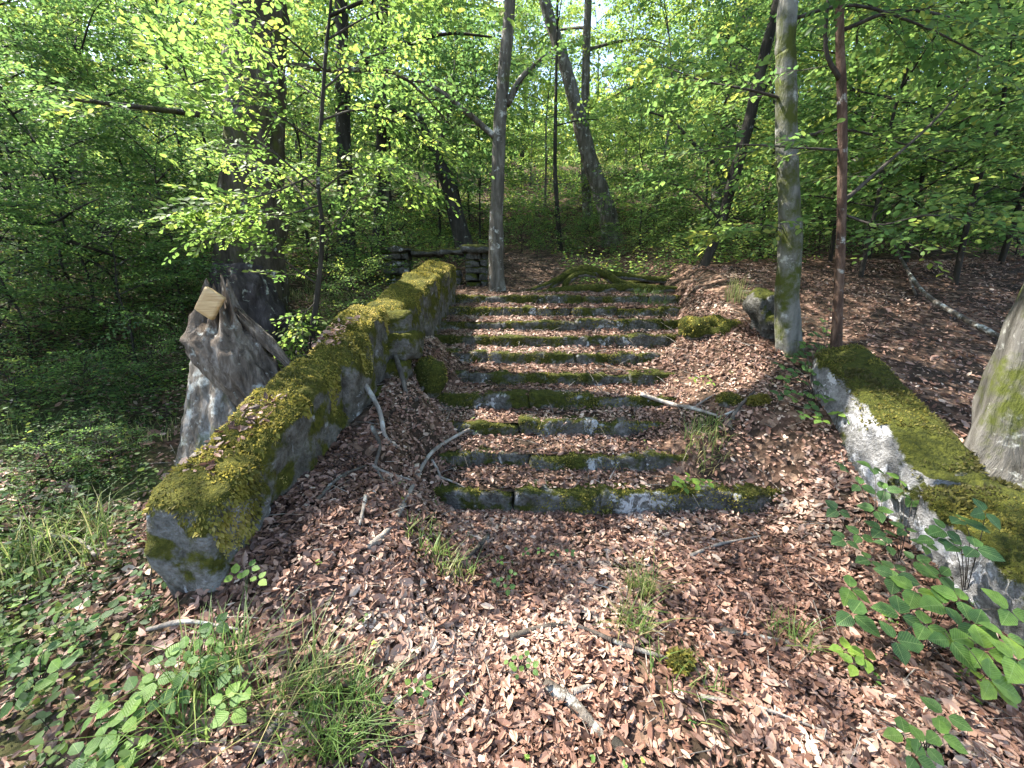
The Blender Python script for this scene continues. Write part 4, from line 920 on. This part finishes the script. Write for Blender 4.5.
for c in range(3):
    k = rest & (curl == c); T = DRY.copy(); T[:, 2] *= (.5, 1.5, -1.0)[c]; T[:, 1] *= (1.05, .8, .95)[c]
    V, Fs = leaf_cloud(P[k], d[k], ln[k], sz[k], T, [FD4, FD3]); a_.add(V, Fs, np.repeat(rn[k], 8))
lit = a_.part('leaf_litter', [M['litter']], None, False); tag(lit, 'thick carpet of dry brown beech leaves over ground and steps', 'leaf litter', kind='stuff')
lm = []
for c in range(10):
    T = DRY.copy(); T[:, 2] *= gL.uniform(-1.3, 1.8); T[:, 1] *= gL.uniform(.8, 1.1)
    lm.append(mesh_np('fallen_leaf', T, [FD4, FD3], M['litter'], np.full(8, .1 + .088 * c), None, False))
for i in near:
    o = obj('fallen_leaf', lm[int(rn[i] * 10) % 10], ground_o); s = np.cross(ln[i], d[i])
    o.matrix_local = Matrix.LocRotScale(Vector(P[i]), Matrix((d[i], s, ln[i])).transposed().to_quaternion(), Vector((sz[i],) * 3))

x = gL.uniform(-3.2, 3.2, 1900); y = gL.uniform(.8, 6, 1900); z = surf(x, y) + gL.uniform(.008, .03, 1900); a = gL.uniform(0, 6.28, 1900)
V, q = twigs(np.stack([x, y, z], -1), np.stack([np.cos(a), np.sin(a), gL.normal(.12, .2, 1900) + .38 * (np.abs(x - .7) < 1.8) * np.sin(a) * (y > 2.6)], -1), gL.uniform(.04, .26, 1900), gL.uniform(.0012, .0035, 1900), .12)
tag(part('twig_debris', V, [q], M['stick'], None), 'small dry twigs scattered over the leaf litter', 'twigs', kind='stuff')
# ------------------------------------------------------------------ brambles and seedlings: every leaf its own piece
def leaf_mesh(name, kind, mat, rv):
    if kind == 'bramble': out = [(0, 0), (.06, .16), (.2, .32), (.36, .38), (.52, .37), (.68, .29), (.83, .16), (1, 0)]
    elif kind == 'narrow': out = [(0, 0), (.1, .1), (.3, .2), (.5, .22), (.7, .17), (.88, .07), (1, 0)]
    else: out = [(0, 0), (.08, .2), (.25, .36), (.45, .40), (.62, .34), (.8, .2), (.92, .08), (1, 0)]
    n = len(out); V = []; 
    for s, (x, w_) in enumerate(out):
        zz = -.10 * x * x; V += [(x, w_ * (1 + .06 * (-1) ** s), zz + w_ * .22), (x, 0, zz), (x, -w_ * (1 + .06 * (-1) ** s), zz + w_ * .22)]
    Fq = []
    for s in range(n - 1): Fq += [[3 * s + 1, 3 * s + 4, 3 * s + 3, 3 * s], [3 * s + 2, 3 * s + 5, 3 * s + 4, 3 * s + 1]]
    return mesh_np(name, np.array(V), [np.array(Fq)], mat, np.full(len(V), rv))
LMS = {(k, i): leaf_mesh('leaf', k, M['bramble'], rv) for k in ('bramble', 'narrow', 'round') for i, rv in enumerate((.12, .3, .5, .7, .9))}
gB = np.random.default_rng(31)
def put_leaf(parent, base, loc, d, nrm, size, kind, tone):
    d = unit(d); s = unit(np.cross(nrm, d)); n_ = np.cross(d, s)
    o = obj('leaf', LMS[(kind, tone)], parent)
    o.matrix_local = Matrix.LocRotScale(Vector(loc - base), Matrix((d, s, n_)).transposed().to_quaternion(), Vector((size,) * 3))
def plant(name, label, cat, base_px, leaves, size, kind='bramble', tone=(1, 2), tri=True, lift=.9, group=None, stem=.0022):
    """leaves: picture positions of the leaf groups; the stems start at base_px on the ground"""
    B, s = on_ground(*base_px); o = root(name, label, cat, B, group); acc = Acc()
    for (u, v, *q) in leaves:
        G, sg = on_ground(u, v, 9); c = at_s(u, v, min(sg * (q[0] if q else lift), sg - .03))
        mid = (B + c) / 2 + np.array([0, 0, .25 * np.linalg.norm(c - B)])
        V, Fs = tube([B - np.array([0, 0, .02]), mid, c], [stem, stem * .8, stem * .5], 5, 9); acc.add(V, Fs)
        a = gB.uniform(0, 6.28); tn = int(gB.choice(tone))
        nrm = unit(np.array([gB.normal(0, .25), -.45 + gB.normal(0, .2), 1.]))
        for k in range(3 if tri else 1):
            aa = a + (k - 1) * 1.75 + gB.normal(0, .12) + (0 if tri else gB.normal(0, .3))
            d = np.array([math.cos(aa), math.sin(aa), -.08]); d = d - nrm * d.dot(nrm)
            put_leaf(o, B, c + d * .008, d, nrm + gB.normal(0, .12, 3), size * gB.uniform(.8, 1.15) * (1.15 if k == 1 else 1), kind, tn)
    st = acc.part('stem', [M['twig']], o); return o
plant('bramble', 'large light green bramble clump in front of the right parapet', 'plant', (925, 650), [(850, 588), (852, 614), (895, 575), (915, 590), (935, 575), (945, 605), (900, 615), (925, 625), (895, 640), (950, 640), (975, 625), (985, 650), (1005, 635), (960, 600), (990, 680), (1015, 660), (1010, 610)], .085, tone=(1, 2, 3, 3), lift=.87)
plant('bramble', 'dark bramble trailing along the foot of the right parapet', 'plant', (900, 560), [(888, 545), (905, 530), (915, 560), (925, 545), (895, 570), (940, 575), (870, 560), (860, 535), (912, 500), (900, 480)], .06, tone=(0, 1, 1, 2), lift=.92)
plant('bramble', 'low bright bramble sprig left of the big bramble clump', 'plant', (856, 668), [(845, 650), (866, 658), (855, 664)], .055, tone=(3, 4), lift=.95)
plant('bramble', 'dark green bramble in front of the parapet face on the right', 'plant', (872, 545), [(845, 470), (872, 468), (885, 490), (876, 510), (838, 510), (845, 540), (882, 530), (860, 485)], .075, tone=(0, 0, 1), lift=.92)
plant('bramble', 'dark bramble shoot hanging over the pale broken parapet stone', 'plant', (965, 600), [(945, 530), (962, 520), (985, 512), (955, 545), (975, 548), (935, 540)], .07, tone=(0, 0, 1), lift=.82)
plant('bramble', 'small bramble sprig at the bottom right corner', 'plant', (925, 752), [(905, 735), (925, 745), (940, 735), (915, 757), (945, 715)], .055, tone=(2, 3), lift=.93)
plant('bramble', 'pale cut-leaved seedling at the right edge among brambles', 'plant', (990, 695), [(980, 680), (995, 688)], .05, tone=(4, 4), lift=.9)
plant('seedling', 'bright green seedling standing on the lowest step', 'plant', (688, 496), [(678, 482), (690, 478), (700, 485), (684, 487), (707, 482)], .05, 'round', (3, 4, 4), True, .96)
plant('seedling', 'yellow-green sprig at the foot of the pale trunk', 'plant', (835, 430), [(822, 420), (838, 414), (852, 420)], .055, 'round', (3, 4), True, .95)
plant('bramble', 'leafy bush climbing the foot of the pale trunk', 'plant', (815, 395), [(790, 340), (798, 330), (806, 345), (815, 335), (824, 350), (832, 335), (842, 352), (780, 365), (792, 358), (848, 372), (780, 395), (802, 415), (818, 412), (800, 380), (815, 372), (828, 380), (805, 395), (825, 398), (835, 390), (790, 390), (812, 355), (828, 360), (820, 385), (806, 365), (795, 372), (838, 370), (845, 385), (818, 345), (834, 345), (800, 355), (826, 330, .97), (832, 310, .97), (822, 320, .97), (785, 378), (810, 405), (795, 400), (838, 400)], .055, 'round', (0, 1, 2), True, .95)
plant('seedling', 'pale leafed sprig beside the middle steps on the right', 'plant', (700, 392), [(693, 378), (706, 376), (712, 382)], .05, 'narrow', (4, 4), True, .96)
LFT = [((110, 745), [(80, 755), (105, 735), (125, 720), (95, 715), (135, 745), (100, 765)], .055, (2, 3), 'leafy plant with pale undersides in the lower left corner'),
       ((150, 715), [(135, 690), (155, 680), (170, 700), (145, 705), (180, 690), (165, 660)], .05, (1, 2, 3), 'upright leafy plant in the left foreground, right of the corner plant'),
       ((200, 680), [(185, 650), (205, 640), (220, 655), (195, 665), (230, 670), (215, 625)], .045, (1, 2), 'leafy plant in the left foreground below the parapet end'),
       ((240, 715), [(225, 700), (245, 690), (232, 710)], .05, (3, 3), 'light green two-leaved sprig beside the grass tussock'),
       ((40, 690), [(20, 660), (45, 650), (60, 670), (30, 690), (15, 700), (70, 655)], .05, (1, 2), 'leafy plant at the left edge of the foreground'),
       ((75, 640), [(60, 610), (85, 600), (100, 620), (75, 630), (110, 610)], .04, (1, 2), 'small leafy plant left of the parapet end'),
       ((30, 600), [(15, 580), (35, 570), (50, 585), (25, 600)], .04, (2, 3), 'small light leafy plant at the left edge below the bank'),
       ((150, 600), [(140, 570), (155, 560), (165, 580), (145, 590), (175, 570), (160, 545)], .035, (0, 1), 'dark leafy plant growing up the parapet end'),
       ((245, 585), [(235, 575), (250, 568), (258, 580)], .035, (3, 4), 'yellow-green sprig at the foot of the parapet end'),
       ((505, 570), [(500, 560), (512, 575), (498, 580), (508, 588)], .028, (1, 2), 'small dark green sprig below the lowest steps'),
       ((540, 556), [(525, 552), (540, 550), (556, 553), (570, 552)], .025, (1, 2), 'row of small leaves in the litter below the lowest step'),
       ((520, 665), [(510, 660), (525, 658), (532, 668), (518, 672)], .025, (1, 2), 'small green seedling in the middle of the foreground'),
       ((420, 690), [(412, 685), (425, 680), (420, 695)], .025, (2, 3), 'tiny seedling right of the large grass tussock'),
       ((300, 350), [(292, 330), (300, 318), (306, 335), (290, 345), (302, 345), (296, 310)], .055, (2, 3, 4), 'bright leafy shoot at the foot of the sapling')]
for b_, lv, sz_, tn, lb in LFT:
    plant('leafy_plant', lb, 'plant', b_, lv, sz_, 'round' if sz_ < .03 else 'bramble', tn, True, .93)

# ------------------------------------------------------------------ fallen branches
def stick(label, pts, wpx, mat, lifts=.02, name='fallen_branch', side=()):
    P = []
    for k, (u, v, *q) in enumerate(pts):
        g_, s = on_ground(u, v); P.append(g_ + np.array([0, 0, (q[0] if q else lifts)]))
    s = np.linalg.norm(P[0] - CAM); r0 = wpx / F * s / 2
    o = root(name, label, 'branch', P[0]); acc = Acc()
    V, Fs = tube(P, [r0, r0 * .85, r0 * .5], 8, max(12, 6 * len(P)), .25, int(P[0][0] * 100) % 50); acc.add(V, Fs)
    for sd in side:
        Q_ = [on_ground(u, v)[0] + np.array([0, 0, .02]) for (u, v) in sd]; V, Fs = tube(Q_, [r0 * .5, r0 * .35, r0 * .2], 6, 10, .2, 3); acc.add(V, Fs)
    acc.part('branch_wood', [M[mat]], o)
stick('long pale bare branch lying across the left of the lower steps', [(368, 552), (392, 528), (412, 490), (430, 462, .06), (452, 444, .05), (476, 428)], 7, 'stick', side=[[(432, 462), (440, 478), (438, 490)], [(436, 478), (455, 485), (472, 494)]])
stick('crooked stick leaning from the left parapet to the steps', [(352, 396, .3), (378, 418, .1), (385, 438), (398, 450)], 5, 'stick')
stick('thin grey stick lying along the foot of the left parapet', [(318, 505), (340, 482), (366, 470)], 4, 'stick_dark', .03)
stick('pale twig on the leaves between parapet and lower steps', [(372, 470), (390, 478), (412, 484)], 3.5, 'stick', .03, side=[[(390, 478), (396, 495)]])
stick('short stump of a stick standing in the leaves left of the steps', [(366, 500), (364, 512), (360, 530)], 4, 'stick', .03)
stick('curved root-like stick below the squarish mossy stone', [(372, 430), (380, 450), (376, 470), (384, 486)], 4, 'stick_dark', .03)
stick('long thin twig crossing the litter in the right foreground', [(700, 700), (760, 712), (830, 738)], 3, 'stick', .02)
stick('thin twig slanting across the leaves below the lowest step', [(690, 560), (720, 548), (760, 540)], 3, 'stick', .03)
stick('pale twig lying in the left foreground weeds', [(150, 640), (190, 632), (240, 640)], 3.5, 'stick', .05)
stick('upright thin stick leaning on the parapet end stones', [(392, 362, .2), (402, 385, .1), (408, 402)], 5, 'stick_dark')
stick('short stick beside the squarish mossy stone', [(416, 402), (424, 388), (432, 376, .08)], 4, 'stick_dark')
stick('long dead branch lying on the leaf bank at right', [(1000, 350, .1), (960, 328, .1), (915, 296, .12), (885, 258, .35)], 3.8, 'stick_dark', .1, side=[[(915, 296), (905, 270)]])
stick('bent grey stick across the middle of the foreground leaves', [(510, 642), (545, 631), (575, 630), (620, 648), (670, 664)], 5, 'stick_dark', .025)
stick('short rotten grey log in the foreground leaves', [(545, 688), (570, 705), (590, 725), (604, 742)], 12, 'stick_dark', .015)
stick('black rotten twig end at the bottom of the foreground', [(612, 745), (622, 752), (632, 758)], 10, 'bark_dark', .012)
stick('short pale stick beside the rotten grey log', [(572, 697), (585, 692), (593, 689)], 6, 'stick', .02)
stick('thin fork of twigs right of the middle steps', [(640, 398), (670, 408), (690, 412), (716, 420)], 4, 'stick', .04, side=[[(690, 412), (705, 402), (715, 396)], [(716, 420), (735, 412), (750, 396)]])
stick('dark curved twig in the leaves right of the steps', [(728, 432), (738, 412), (754, 396)], 4, 'stick_dark', .04)
stick('pale dry bramble stem on the left bank', [(38, 548), (60, 546), (85, 552), (98, 566)], 3, 'stick', .06, side=[[(60, 546), (80, 568), (95, 585)]])
stick('pale stick lying behind the parapet by the stump', [(192, 452), (205, 444), (222, 447)], 3, 'stick', .05)
stick('dark thin stick from the bright grass clump', [(488, 540), (470, 560), (448, 582)], 4, 'stick_dark', .03)
stick('dark branch half hidden in the leaves left of the brambles', [(720, 632), (760, 640), (800, 648), (830, 655)], 5, 'stick_dark', .012)
stick('weathered stick in the left foreground beside the tussock', [(262, 762), (272, 735), (290, 715)], 8, 'stick_dark', .02)
